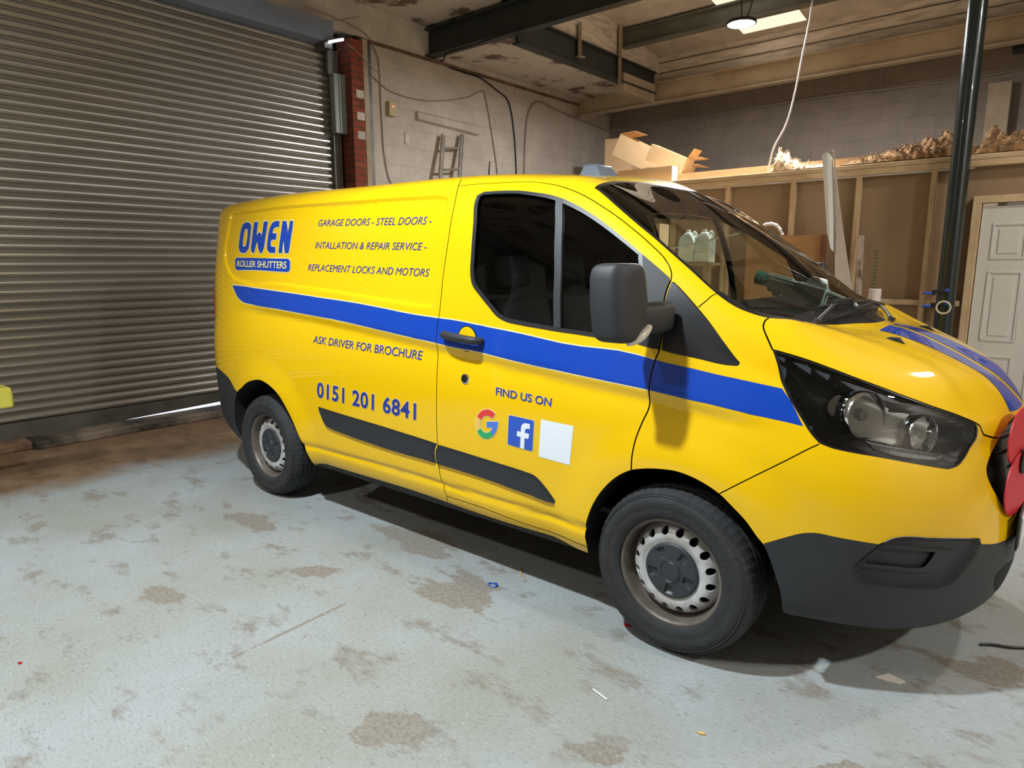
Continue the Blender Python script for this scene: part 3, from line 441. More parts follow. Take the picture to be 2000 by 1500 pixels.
'recess':[(1.352,1.706),(2.2053,1.7086),(2.9604,1.7004),(3.4052,1.7119),(3.525,1.7122),(3.5707,1.6939),(3.6144,1.5845),(3.644,1.4219),(3.656,1.269),(3.6579,1.14),(3.6281,1.1068),(3.4902,1.1161),(2.8413,1.1433),(2.1426,1.1758),(1.524,1.1845),(1.3953,1.2605),(1.3412,1.3556),(1.3435,1.5038),(1.3499,1.6586)],
'bon_crease':[(5.344,1.8836),(5.3935,1.9692),(5.4982,2.0536),(5.65,2.0479),(5.8075,1.9637),(5.9437,1.8481)],
'jet':[(5.4633,2.22)],
'lock':[(3.8542,0.7573),(3.8539,0.7764),(3.8778,0.761)],
'handle':[(3.7433,0.962),(3.9401,0.95),(3.8608,0.9584)],
'hl_chrome':[(5.4803,1.2587),(5.4873,1.3799),(5.5149,1.4959),(5.5696,1.5554),(5.6231,1.5607),(5.6681,1.517),(5.6669,1.4488),(5.7122,1.5214),(5.7503,1.5386),(5.7929,1.518),(5.8345,1.4667),(5.8268,1.3496),(5.8186,1.1329),(5.7687,1.0406),(5.7141,1.0197),(5.6737,1.0187),(5.6099,1.0064),(5.5528,0.9976),(5.5295,1.0097),(5.509,1.0727),(5.4854,1.1607)],
'intake':[(6.1786,0.2267),(6.2608,0.2399),(6.4335,0.2221),(6.4875,0.162),(6.4507,0.1301),(6.4029,0.0954),(6.344,0.0723),(6.216,0.1356),(6.1737,0.1929)],
'hl_drl':[(5.5683,0.9442),(5.5956,0.8887),(5.6763,0.8824),(5.8242,0.9087),(5.8436,0.9711),(5.6989,0.96),(5.6155,0.9483)],
'owen_O':[(1.5344,1.4089),(1.5315,1.4814),(1.5334,1.5458),(1.543,1.582),(1.5878,1.5972),(1.6525,1.586),(1.6883,1.5635),(1.6969,1.5111),(1.7045,1.4501),(1.6993,1.397),(1.6664,1.3734),(1.6075,1.3645),(1.5595,1.3736)],
'owen_Oi':[(1.5949,1.4189),(1.5894,1.4799),(1.5894,1.5259),(1.602,1.5461),(1.6325,1.539),(1.6428,1.5184),(1.652,1.4618),(1.648,1.4238),(1.633,1.4105),(1.6088,1.4107)],
'owen_W':[(1.7246,1.5931),(1.8012,1.591),(1.8112,1.5222),(1.8182,1.481),(1.8277,1.4944),(1.8444,1.5077),(1.8731,1.5082),(1.8984,1.4985),(1.915,1.4744),(1.9163,1.5279),(1.9095,1.5889),(1.991,1.5869),(1.9959,1.5259),(1.9873,1.4632),(1.9792,1.4077),(1.9575,1.3779),(1.9322,1.3653),(1.904,1.3675),(1.879,1.3873),(1.8484,1.4383),(1.8328,1.4332),(1.8196,1.4022),(1.8052,1.3741),(1.7799,1.3638),(1.7508,1.3738),(1.7394,1.3943),(1.7379,1.4497),(1.7331,1.5215)],
'owen_E':[(2.0793,1.575),(2.1268,1.5842),(2.1928,1.5814),(2.1998,1.5384),(2.1423,1.5387),(2.1148,1.528),(2.1037,1.4998),(2.1702,1.4968),(2.1712,1.4609),(2.161,1.4537),(2.1135,1.4543),(2.0901,1.4471),(2.092,1.4224),(2.1088,1.4102),(2.1677,1.4077),(2.1725,1.3696),(2.1148,1.3684),(2.0645,1.3738),(2.033,1.3931),(2.0285,1.4177),(2.0325,1.4729),(2.0427,1.53)],
'owen_N':[(2.2367,1.5794),(2.2873,1.5787),(2.3124,1.5318),(2.3217,1.4919),(2.3301,1.5362),(2.3305,1.5767),(2.3739,1.5757),(2.3739,1.5147),(2.3636,1.4573),(2.3552,1.4062),(2.3453,1.3672),(2.2997,1.3673),(2.2864,1.4069),(2.2745,1.4544),(2.27,1.4259),(2.2662,1.3674),(2.2158,1.3673),(2.2235,1.436),(2.2325,1.4942)],
'badge':[(1.5031,1.318),(1.523,1.3313),(1.8683,1.3345),(2.3484,1.3346),(2.3716,1.3214),(2.3725,1.2734),(2.3657,1.2572),(2.3485,1.2533),(1.8819,1.2522),(1.5359,1.2478),(1.5124,1.2581)],
'divider':[(4.2763,1.6747),(4.302,1.5736),(4.2963,1.4322),(4.2834,1.2489),(4.2923,1.0838)],
}
TX={ # lettering corners: lower left, lower right, upper left, upper right
'ROLLER SHUTTERS':[(-3.2764,-0.9126,1.5144),(-2.6621,-0.9186,1.5012),(-3.273,-0.9073,1.5544),(-2.6644,-0.9121,1.5452)],
'GARAGE DOORS - STEEL DOORS -':[(-2.3634,-0.8809,1.7476),(-1.4052,-0.8764,1.7221),(-2.3533,-0.8729,1.7854),(-1.4057,-0.8661,1.7609)],
'INTALLATION & REPAIR SERVICE -':[(-2.3775,-0.9005,1.6192),(-1.4183,-0.8996,1.5956),(-2.3683,-0.8951,1.6585),(-1.4103,-0.8936,1.633)],
'REPLACEMENT LOCKS AND MOTORS':[(-2.4347,-0.9196,1.4913),(-1.3808,-0.9218,1.4662),(-2.4265,-0.9134,1.5302),(-1.3773,-0.9148,1.5047)],
'ASK DRIVER FOR BROCHURE':[(-2.3265,-0.9793,1.0734),(-1.3818,-0.9836,1.0549),(-2.3202,-0.9756,1.1161),(-1.3774,-0.9801,1.1005)],
'0151 201 6841':[(-2.3018,-0.9787,0.7499),(-1.4302,-0.977,0.7383),(-2.2879,-0.982,0.8476),(-1.4213,-0.9814,0.832)],
'FIND US ON':[(-0.88,-0.9864,0.9397),(-0.5686,-0.9833,0.9267),(-0.8802,-0.9857,0.9758),(-0.5658,-0.9824,0.963)],
'G':[(-1.0098,-0.9765,0.712),(-0.8756,-0.9778,0.7323),(-1.0065,-0.9843,0.8552),(-0.8615,-0.9851,0.8754)],
'F':[(-0.8124,-0.9772,0.7188),(-0.6681,-0.9769,0.7111),(-0.8011,-0.9842,0.8577),(-0.6578,-0.983,0.8529)],
'Q':[(-0.6341,-0.9762,0.6938),(-0.4667,-0.9754,0.6865),(-0.6196,-0.9831,0.8643),(-0.4486,-0.9823,0.86)],
'badge':[(-3.3028,-0.9143,1.4918),(-2.6237,-0.9216,1.4812),(-3.315,-0.9021,1.5743),(-2.6304,-0.9095,1.562)],
}
WP={"blade_a": [[0.298, -0.357, 1.338], [0.32, -0.259, 1.341], [0.349, -0.085, 1.346], [0.278, 0.529, 1.327]], "arm_a": [[0.34, -0.484, 1.298], [0.332, -0.373, 1.311], [0.329, -0.261, 1.334], [0.333, -0.172, 1.346], [0.35, -0.05, 1.347]], "blade_b": [[0.355, -0.385, 1.295], [0.386, -0.176, 1.312], [0.397, 0.031, 1.319], [0.338, 0.494, 1.299]], "arm_b": [[0.462, 0.197, 1.268], [0.381, 0.426, 1.282], [0.327, 0.499, 1.303], [0.365, 0.131, 1.331]]}

# ---------------------------------------------------------------- the van
def make_spline(T):
    n = len(T); t = np.concatenate([[T[0]]*4, [T[j:j+3].mean() for j in range(1, n-3)], [T[-1]]*4])
    def basis(s):
        s = np.clip(np.atleast_1d(s).astype(float), T[0], T[-1]-1e-9)
        N = np.zeros((len(s), len(t)-1)); idx = np.clip(np.searchsorted(t, s, 'right')-1, 3, n-1); N[np.arange(len(s)), idx] = 1
        for d in range(1, 4):
            M = np.zeros_like(N)
            for i in range(len(t)-1-d):
                a = t[i+d]-t[i]; b = t[i+d+1]-t[i+1]; v = 0
                if a > 0: v = v+(s-t[i])/a*N[:, i]
                if b > 0: v = v+(t[i+d+1]-s)/b*N[:, i+1]
                M[:, i] = v
            N = M
        return N[:, :n]
    return basis
BU, BV = make_spline(UC), make_spline(VR); UM, VM = UC[-1], VR[-1]
def S0(u, v): return np.einsum('na,abk,nb->nk', BV(v), CP, BU(u))
def nrm(fn, u, v, h=1.5e-3):
    a, b = np.clip(u-h, 0, UM), np.clip(u+h, 0, UM); c, d = np.clip(v-h, 0, VM), np.clip(v+h, 0, VM)
    n = np.cross(fn(b, v)-fn(a, v), fn(u, d)-fn(u, c)); l = np.linalg.norm(n, axis=1, keepdims=True)
    n = n/np.maximum(l, 1e-12)
    bad = l[:, 0] < 1e-10
    if bad.any(): n[bad] = (1, 0, 0)
    return n
def inpoly(P, poly):
    x, y = P[:, 0], P[:, 1]; c = np.zeros(len(P), bool); q = np.asarray(poly)
    for (x0, y0), (x1, y1) in zip(q, np.roll(q, -1, 0)):
        if y0 == y1: continue
        c ^= ((y0 > y) != (y1 > y)) & (x < (x1-x0)*(y-y0)/(y1-y0)+x0)
    return c
def dpoly(P, poly, closed=True):
    q = np.asarray(poly); d = np.full(len(P), 1e9); e = zip(q, np.roll(q, -1, 0)) if closed else zip(q[:-1], q[1:])
    for a, b in e:
        ab = b-a; L = (ab*ab).sum()
        t = np.clip(((P-a)@ab)/max(L, 1e-12), 0, 1); d = np.minimum(d, np.linalg.norm(P-a-t[:, None]*ab, axis=1))
    return d
ss = lambda t: np.clip(t, 0, 1)**2*(3-2*np.clip(t, 0, 1))
def smooth_line(p, n=4, ang=33, closed=False):
    P = [np.array(q, float) for q in p]; N = len(P); out = []
    def T(i):
        if not closed and i in (0, N-1): return np.zeros(2)
        a, b, c = P[i-1], P[i], P[(i+1) % N]; d1, d2 = b-a, c-b; l1, l2 = np.linalg.norm(d1), np.linalg.norm(d2)
        if l1 < 1e-6 or l2 < 1e-6: return np.zeros(2)
        if math.degrees(math.acos(np.clip(d1@d2/l1/l2, -1, 1))) > ang: return np.zeros(2)
        t = d1/l1*l2+d2/l2*l1; return t/(l1+l2)
    for i in range(N if closed else N-1):
        a, b = P[i], P[(i+1) % N]; l = np.linalg.norm(b-a); m0, m1 = T(i)*l, T((i+1) % N)*l
        if not m0.any(): m0 = (b-a)
        if not m1.any(): m1 = (b-a)
        for k in range(n):
            t = k/n; out.append((2*t**3-3*t*t+1)*a+(t**3-2*t*t+t)*m0+(-2*t**3+3*t*t)*b+(t**3-t*t)*m1)
    if not closed: out.append(P[-1])
    return [tuple(q) for q in out]
xz = lambda pl: [tuple(q) for q in S0(np.array([a for a, _ in pl]), np.array([b for _, b in pl]))[:, [0, 2]]]
xy = lambda pl: [tuple(q) for q in S0(np.array([a for a, _ in pl]), np.array([b for _, b in pl]))[:, [0, 1]]]
SL = {k: smooth_line(v, closed=k in ('window', 'sail', 'triangle', 'headlight', 'fog_outer', 'fog_inner', 'fog_ring', 'mould_rear', 'mould_front', 'recess', 'hl_drl', 'intake', 'hl_chrome', 'owen_O', 'owen_Oi', 'owen_W', 'owen_E', 'owen_N', 'badge')) for k, v in L.items()}
REC = xz(SL['recess'][::2]); SBX = np.array(xz(L['stripe_bot'][4:])); CRE = np.array(xy(SL['bon_crease']))
def disp(P, u, v):
    d = np.zeros(len(P)); side = (P[:, 1] < -.6) & (P[:, 0] < .6); Q = P[:, [0, 2]]
    m = side & (P[:, 0] < -1.15) & (P[:, 2] > 1.2)
    if m.any():
        ins = inpoly(Q[m], REC); dd = dpoly(Q[m], REC); d[m] -= np.where(ins, .016*ss(dd/.019), 0)
    zb = np.interp(P[:, 0], SBX[:, 0], SBX[:, 1]); t = zb-P[:, 2]
    fade = ss((P[:, 0]+3.35)/.5)*(1-ss((P[:, 0]-.05)/.4))
    d -= np.where(side & (t > -.01), .020*ss((t+.01)/.06)*np.exp(-np.maximum(t-.06, 0)/.22)*fade, 0)
    for cx, cz, r0, r1, h in ((0, .34, .43, .60, .014), (-2.933, .34, .42, .62, .02)):
        r = np.hypot(P[:, 0]-cx, P[:, 2]-cz); d += np.where(side & (P[:, 2] > .3), h*(1-ss((r-r0)/(r1-r0))), 0)
    tt = P[:, 2]-.425
    d -= np.where(side & (P[:, 0] > -2.5) & (P[:, 0] < -.3) & (P[:, 2] < .5), .010*np.exp(-(tt/.016)**2), 0)
    m = (P[:, 0] > .2) & (P[:, 0] < 1.0) & (v > 1.72)
    if m.any():
        q = P[m][:, [0, 1]]; yc = np.interp(q[:, 0], CRE[:, 0], CRE[:, 1]); s = yc-q[:, 1]   # >0 : outboard
        f_ = np.where(s > -.07, .008*ss((s+.07)/.10)*np.exp(-np.maximum(s-.03, 0)/.12), 0)*ss((q[:, 0]-.25)/.1)*(1-ss((q[:, 0]-.78)/.1))
        d[m] += f_
    return d
def S(u, v):
    P = S0(u, v); return P+nrm(S0, u, v)*disp(P, u, v)[:, None]

# closed outlines of the panels
g = lambda k: list(SL[k])
def ext(p, last_v=None): return p
ARF = g('front_arch'); ARF = [(ARF[0][0], -.15)]+ARF+[(ARF[-1][0], -.15)]
ARR = g('rear_arch'); ARR = [(ARR[0][0]-.02, -.15)]+ARR+[(ARR[-1][0], -.15)]
gl, wt, bn = g('glass_edge'), g('ws_top'), g('bonnet_near')
WS = wt[::-1][:-1]+gl+[(gl[-1][0]+.005, VM+.1), (4.40, VM+.1)]
BN = bn+[(UM+.1, 1.72), (UM+.1, VM+.1), (gl[-1][0]+.005, VM+.1)]+[q for q in gl[::-1] if q[0] > 5.185 and q[1] > 1.81]
GR = g('grille'); vg = GR[-1][1]; GR = GR+[(UM+.1, vg-.01), (UM+.1, 1.715), (6.35, 1.715), (6.27, 1.6)]
bl = g('bumper_low'); seam = g('seam_bumper'); arf = L['front_arch']
BU_ = [arf[13]]+seam[::-1]+[(5.7, 1.2), (5.95, 1.3)]+[q for q in L['bonnet_near'][13:]]+[(UM+.1, 1.72), (UM+.1, bl[-1][1])]+bl[::-1]+list(arf[17:13:-1])
LOW = bl+[(UM+.1, bl[-1][1]), (UM+.1, -.15), (ARF[-1][0], -.15)]+list(arf[:17:-1])
rb = g('rear_bumper'); RB = [(-.1, rb[0][1])]+rb+[(L['rear_arch'][4][0]+.01, L['rear_arch'][4][1]-.01), (ARR[0][0]+.05, -.15), (-.1, -.15)]
tri = L['triangle']; hl = L['headlight']; dr = L['door']
WING = list(dr[11:24])+list(arf[8:14])+seam[::-1]+[(5.5, 1.0)]+[hl[0]]+list(L['bonnet_near'][3::-1])+[L['glass_edge'][7], L['glass_edge'][6], L['glass_edge'][5]]+list(L['seam_apillar'])+[tri[11], tri[12], tri[13]]
RG = {'headlight': g('headlight'), 'fog': g('fog_outer'), 'window': g('window'), 'sail': g('sail'), 'triangle': g('triangle'), 'windshield': WS, 'door': smooth_line(dr, closed=True), 'grille': GR, 'bonnet': BN, 'lower': LOW, 'rear': RB, 'bumper': BU_, 'wing': WING}
def ribbon(pl, w=.0022):
    p = np.array(pl); u, v = np.clip(p[:, 0], 0, UM), np.clip(p[:, 1], 0, VM); h = 1e-3
    Ju = (S0(u+h, v)-S0(u-h, v))/(2*h); Jv = (S0(u, np.minimum(v+h, VM))-S0(u, v-h))/(np.minimum(v+h, VM)-(v-h))[:, None]
    t = np.gradient(p, axis=0); T3 = Ju*t[:, :1]+Jv*t[:, 1:]; n = np.cross(Ju, Jv); b = np.cross(n, T3); b /= np.maximum(np.linalg.norm(b, axis=1, keepdims=True), 1e-9)
    out = []
    for i in range(len(p)):
        A = np.stack([Ju[i], Jv[i]], 1); out.append(np.linalg.lstsq(A, b[i]*w, rcond=None)[0])
    o = np.array(out); return [tuple(q) for q in p+o]+[tuple(q) for q in (p-o)[::-1]]
GAPS = [ribbon(g(k)) for k in ('seam_rear', 'seam_door_top', 'seam_apillar', 'seam_bumper', 'seam_sill')]+[ribbon(g('seam_door_front'), .003), ribbon(bn, .003), ribbon(g('seam_tri'), .0018)]
RECI = None
def cdt(lines, pts):
    V, E = [], []
    for pl, cl in lines:
        o = len(V); V += [Vector(q) for q in pl]; n = len(pl); E += [(o+i, o+(i+1) % n) for i in range(n if cl else n-1)]
    V += [Vector(q) for q in pts]
    r = delaunay_2d_cdt(V, E, [], 0, 1e-5)
    return np.array([tuple(q) for q in r[0]]), np.array(r[2])
def sub(pl, k): return pl[::k]
# interior sampling: denser along the recess step and the waist line
uu = np.concatenate([np.arange(.03, 1.2, .05), np.arange(1.2, UM, .032)]); vv = np.concatenate([np.arange(.02, .5, .022), np.arange(.5, 1.1, .02), np.arange(1.1, VM, .032)])
PT = np.stack(np.meshgrid(uu, vv), -1).reshape(-1, 2); PT = PT+np.random.default_rng(3).uniform(-.002, .002, PT.shape)
rc = np.array(SL['recess']); cen = rc.mean(0)
def inset(pl, w):   # inward offset of a closed uv outline
    p = np.array(pl); a = .5*np.sum(p[:, 0]*np.roll(p[:, 1], -1)-np.roll(p[:, 0], -1)*p[:, 1]); t = np.roll(p, -1, 0)-np.roll(p, 1, 0)
    n = np.stack([-t[:, 1], t[:, 0]], 1)/np.maximum(np.linalg.norm(t, axis=1, keepdims=True), 1e-9)*(1 if a > 0 else -1)
    return [tuple(q) for q in p+n*(np.asarray(w)[:, None] if np.ndim(w) else w)]
WSI = []
wsn = inset(WS, .022)
for q, o in zip(wsn, WS):
    if o[1] > VM: WSI.append((o[0]+(.05 if o[0] < 4.8 else -.10), VM+.1)); continue
    if o[0] > 5.05: WSI.append((o[0]-.085*min(1, (o[0]-5.05)/.1), max(o[1]+.02, q[1]))); continue
    WSI.append(q)
WIN_I = inset(g('window'), .022)
_e = lambda a, b, n: [(a[0]+(b[0]-a[0])*i/n, a[1]+(b[1]-a[1])*i/n) for i in range(n)]
lines = [(_e((0, 0), (UM, 0), 200)+_e((UM, 0), (UM, VM), 70)+_e((UM, VM), (0, VM), 200)+_e((0, VM), (0, 0), 70), True)]+[(p, True) for p in RG.values()]+[(p, True) for p in (ARF, ARR)]+[(p, True) for p in GAPS]
lines += [(SL['recess'], True), (inset(SL['recess'], .010), True), (inset(SL['recess'], .021), True), (WSI, True), (WIN_I, True)]
UV, TR = cdt(lines, PT)
C_ = UV[TR].mean(1)
ok = (C_[:, 0] > 0) & (C_[:, 0] < UM) & (C_[:, 1] > 0) & (C_[:, 1] < VM)
REG = np.full(len(TR), 'body', dtype='U12')
for k in ('wing', 'bumper', 'rear', 'lower', 'fog', 'bonnet', 'grille', 'door', 'windshield', 'triangle', 'sail', 'window', 'headlight'):
    REG[inpoly(C_, RG[k])] = k
REG[inpoly(C_, WSI) & (REG == 'windshield')] = 'ws_glass'
REG[inpoly(C_, WIN_I) & (REG == 'window')] = 'win_glass'
for p in GAPS: REG[inpoly(C_, p)] = 'gap'
for p in (ARF, ARR): REG[inpoly(C_, p)] = 'hole'
REG[~ok] = 'out'
UVc = np.clip(UV, 0, [UM, VM]); PV = S(UVc[:, 0], UVc[:, 1]); NV = nrm(S, UVc[:, 0], UVc[:, 1], 3e-3)
PV[UVc[:, 1] > VM-1e-6, 1] = 0; PV[(UVc[:, 0] > UM-1e-6) | (UVc[:, 0] < 1e-6), 1] = 0
for m_ in (UVc[:, 1] > VM-1e-6, (UVc[:, 0] > UM-1e-6)):
    NV[m_, 1] = 0; NV[m_] /= np.maximum(np.linalg.norm(NV[m_], axis=1, keepdims=True), 1e-9)
if NV[(np.abs(PV[:, 1]+.98) < .05)].mean(0)[1] > 0: NV = -NV
def mesh_obj(name, P, T, N, m, parent, both=False, far=False, flip=False):
    if not len(T): return None
    idx, inv = np.unique(T, return_inverse=True); T2 = inv.reshape(-1, 3); P2, N2 = P[idx], N[idx]
    # orientation
    fn = np.cross(P2[T2[:, 1]]-P2[T2[:, 0]], P2[T2[:, 2]]-P2[T2[:, 0]]); s = (fn*N2[T2].mean(1)).sum(1) < 0
    T2 = np.where(s[:, None], T2[:, ::-1], T2)
    Vs, Fs, Ns = [], [], []
    if not far: Vs.append(P2); Fs.append(T2); Ns.append(N2)
    if both or far:
        o = len(P2) if not far else 0; Vs.append(P2*[1, -1, 1]); Fs.append(T2[:, ::-1]+o); Ns.append(N2*[1, -1, 1])
    V, F, Nn = np.concatenate(Vs), np.concatenate(Fs), np.concatenate(Ns)
    me = bpy.data.meshes.new(name); me.from_pydata(V.tolist(), [], F.tolist()); me.materials.append(m)
    me.polygons.foreach_set('use_smooth', [True]*len(F)); me.normals_split_custom_set_from_vertices(Nn.tolist()); me.update()
    o = bpy.data.objects.new(name, me); COL.objects.link(o); o.parent = parent; return o
def region(name, keys, m, parent, off=0, **k):
    T = TR[np.isin(REG, keys)]; return mesh_obj(name, PV+NV*off, T, NV, m, parent, **k)
SOLID = np.isin(REG, ['body', 'wing', 'bumper', 'rear', 'lower', 'bonnet', 'grille', 'door', 'triangle', 'sail', 'gap', 'windshield', 'window'])
NEAR = ~np.isin(REG, ['out', 'hole', 'gap'])
BVH = BVHTree.FromPolygons([Vector(q) for q in PV], [tuple(t) for t in TR[NEAR]])
def onside(x, z, off=.0015):
    h = BVH.ray_cast(Vector((x, -3, z)), Vector((0, 1, 0)))
    return Vector((x, h[0].y-off if h[0] else -.98, z))
def patch(name, poly, m, parent, h=.0012, wedge=.004, step=.03, far=False, cut=None, base=0, dome=True, both=False, inside=None):
    """thin raised piece following the body surface inside a uv outline"""
    p = np.array(poly); lo, hi = p.min(0), p.max(0)
    gx = np.arange(lo[0]+step/2, hi[0], step); gy = np.arange(lo[1]+step/2, hi[1], step)
    pts = np.stack(np.meshgrid(gx, gy), -1).reshape(-1, 2); pts = pts[inpoly(pts, poly)]
    ln = [(poly, True), (inset(poly, wedge), True)]
    if wedge > .008: ln.append((inset(poly, wedge*.4), True))
    if cut: ln += [(c, True) for c in cut]
    V, T = cdt(ln, pts.tolist()); c = V[T].mean(1); keep = inpoly(c, poly) & (c[:, 1] < VM) & (c[:, 0] < UM)
    if cut:
        for q in cut: keep &= ~inpoly(c, q)
    if inside: keep &= inpoly(c, inside)
    T = T[keep]; Vc = np.clip(V, 0, [UM, VM]); d = np.where(inpoly(V, poly), dpoly(V, poly), 0)
    t = np.clip(d/wedge, 0, 1); o = h*np.sqrt(np.clip(1-(1-t)**2, 0, 1)) if dome else h*t
    fn = lambda u, v: S(u, v)
    P = S(Vc[:, 0], Vc[:, 1]); N = nrm(S, Vc[:, 0], Vc[:, 1], 3e-3)
    if N[:, 1].mean() > 0 and P[:, 1].mean() < -.3: N = -N
    if N[:, 2].mean() < 0 and P[:, 2].mean() > 1.1 and P[:, 1].mean() > -.3: N = -N
    P = P+N*(base+o)[:, None]
    if wedge > .008:   # shade by real facets for thick mouldings
        q = mesh_obj(name, P, T, N, m, parent, far=far, both=both); me = q.data; me.normals_split_custom_set([(0, 0, 0)]*len(me.loops)); return q
    return mesh_obj(name, P, T, N, m, parent, far=far, both=both)

# materials
def paint(name, col):
    m = bpy.data.materials.new(name); m.use_nodes = True; b = m.node_tree.nodes['Principled BSDF']
    b.inputs['Base Color'].default_value = col; b.inputs['Roughness'].default_value = .5; b.inputs['Specular IOR Level'].default_value = .12; b.inputs['Coat Weight'].default_value = 1; b.inputs['Coat Roughness'].default_value = .04
    return m
M_yel = paint('yellow_paint', lin(232, 186, 0)); M_blue = paint('blue_vinyl', lin(12, 64, 168)); M_dblue = mat('navy_vinyl', (34, 52, 140), .35)
M_pale = mat('pale_vinyl_edge', (232, 214, 150), .4)
M_trim = mat('black_grained_plastic', (40, 43, 47), .55, bump=.15, bscale=300, var=.1, scale=8)
M_gtrim = mat('gloss_black_trim', (22, 23, 26), .3, coat=.3)
M_seal = mat('black_rubber', (30, 32, 35), .45)
M_lining = mat('cabin_lining', (58, 58, 60), .85)
M_inner = mat('inner_dark', (12, 12, 13), .9)
M_gls = glass('clear_windscreen_glass', (.86, .94, .91, 1)); M_glsd = glass('tinted_side_glass', (.66, .72, .70, 1))
M_lens = glass('headlight_lens', (.93, .95, .95, 1)); M_chr = mat('chrome_reflector', (226, 228, 230), .12, 1); M_silv = mat('satin_silver', (232, 233, 232), .45, .2)
M_hlb = mat('headlight_bezel', (66, 70, 74), .35, .2)

van = tag(empty('van', (0, 0, 0)), 'yellow panel van with a blue stripe, blue lettering and black bumpers', 'van')
shell = region('body_shell', ['body'], M_yel, van, both=True)
lin_ = mesh_obj('inner_lining', PV-NV*.028, TR[SOLID & ~np.isin(REG, ['windshield', 'window'])], -NV, M_lining, van, both=True)
bonnet = region('bonnet', ['bonnet'], M_yel, van, both=True)
bump = region('front_bumper', ['bumper'], M_yel, van, both=True)
low = region('lower_bumper', ['lower'], M_trim, van, both=True)
rearb = region('rear_bumper', ['rear'], M_trim, van, both=True)
grl = region('grille', ['grille'], M_gtrim, van, off=-.012, both=True)
ws = region('windscreen', ['ws_glass'], M_gls, van, both=True)
region('black_border', ['windshield'], M_gtrim, ws, both=True)
doors = []
for far in (False, True):
    k = dict(far=far)
    dn = region('front_door', ['door'], M_yel, van, **k); doors.append(dn)
    wn = region('side_window', ['win_glass'], M_glsd, dn, off=-.010, **k)
    region('window_seal', ['window'], M_seal, dn, off=.002, **k)
    region('mirror_base', ['sail'], mat('black_door_trim', (28, 30, 34), .6), dn, off=.001, **k)
    wg = region('front_wing', ['wing'], M_yel, van, **k)
    region('quarter_trim', ['triangle'], M_gtrim, wg, off=.001, **k)
    # stripe pieces on side, door and wing
    ST = list(L['stripe_top'])+list(L['stripe_bot'])[::-1]; ST = smooth_line(ST, closed=True, n=3)
    dpl = RG['door']; sb_ = [(q[0], q[1]) for q in SL['seam_rear']]
    bodyside = [(2.0, -.1)]+[(SL['seam_rear'][-1][0], -.1)]+SL['seam_rear'][::-1]+[(SL['seam_rear'][0][0], 2.7), (0, 2.7), (0, -.1)]
    cutg = [RG['headlight']]+GAPS[:1]+[GAPS[5]]
    patch('blue_stripe', ST, M_blue, shell, .001, .003, .03, cut=cutg+[dpl, WING], **k)
    patch('blue_stripe', ST, M_blue, dn, .001, .003, .03, cut=cutg, inside=dpl, **k)
    patch('blue_stripe', ST, M_blue, wg, .001, .003, .03, cut=cutg+[dpl], inside=WING, **k)
    patch('stripe_edging', inset(ST, -.005), M_pale, shell, .0005, .002, .03, cut=cutg+[dpl, WING], **k)
    patch('stripe_edging', inset(ST, -.005), M_pale, dn, .0005, .002, .03, cut=cutg, inside=dpl, **k)
    patch('side_moulding', g('mould_rear'), M_trim, shell, .018, .03, .02, **k)
    patch('side_moulding', g('mould_front'), M_trim, dn, .018, .03, .02, **k)
    # window divider
    dv = MB(); dvp = xz(smooth_line(L['divider'], 3))
    pts = []
    pts = dvp
    vs_, fs_ = [], []
    for x, z_ in pts:
        for dx in (-.017, .017):
            q = onside(x+dx, z_, .003); vs_ += [tuple(q), (q.x, q.y+.02, q.z)]
    sgn = -1 if far else 1
    vs_ = [(x, y*sgn, z_) for x, y, z_ in vs_]
    for i in range(len(pts)-1):
        o = i*4; fs_ += [(o, o+2, o+6, o+4), (o+1, o, o+4, o+5), (o+2, o+3, o+7, o+6)]
    dv.add(vs_, fs_); dv.build('window_divider', M_trim, dn)
    # headlight
    hb = region('headlight', ['headlight'], M_lens, van, off=-.001, **k)
    p_ = np.array(hl).mean(0)
    hlp = SL['headlight']; patch('bezel_bowl', hlp, M_hlb, hb, -.085, .11, .03, **k)
    patch('headlight_rim', hlp, M_gtrim, hb, .0005, .002, .03, cut=[inset(hlp, .012)], **k)
    sy = -1 if far else 1
    if not far: pass
    patch('reflector_housing', g('hl_chrome'), M_silv, hb, .022, .022, .015, base=-.062, **k)
    for (u_, v_), R_, dp_, inn in (((5.59, 1.25), .074, .075, .05), ((5.785, 1.22), .062, .06, .045)):
        c = S(np.array([u_]), np.array([v_]))[0]; nn = nrm(S, np.array([u_]), np.array([v_]))[0]; nn = nn if nn[0] > 0 else -nn
        ax = Vector((nn[0]*.8+.45, nn[1]*.8-.05, .05)).normalized(); c = Vector(c)-Vector(nn)*.018
        pr = [(.012, -dp_*.9), (R_*.55, -dp_*.75), (R_*.85, -dp_*.35), (R_, 0), (R_*1.08, .004), (R_*1.14, -.004), (R_*1.16, -.03), (R_*1.05, -dp_)]
        mb = MB().lathe(pr, (c.x, c.y*sy, c.z), (ax.x, ax.y*sy, ax.z), 40); mb.build('reflector', M_chr, hb, smooth=.9)
        mb = MB().lathe([(0, -dp_*.1), (.018, -dp_*.15), (.026, -dp_*.4), (.03, -dp_*.8)], (c.x, c.y*sy, c.z), (ax.x, ax.y*sy, ax.z), 24); mb.build('bulb_cover', M_silv, hb, smooth=.9)
    drl = patch('running_light', SL['hl_drl'], mat('prism_plastic', (206, 208, 206), .35, .3, bump=1, bscale=220), hb, -.018, .002, .02, **k)
    patch('air_intake', g('intake'), M_inner, low, .001, .002, .02, **k)
    # fog lamp pod in the lower bumper
    fo = patch('fog_lamp_pod', SL['fog_outer'], M_trim, low, -.020, .035, .018, base=.004, **k)
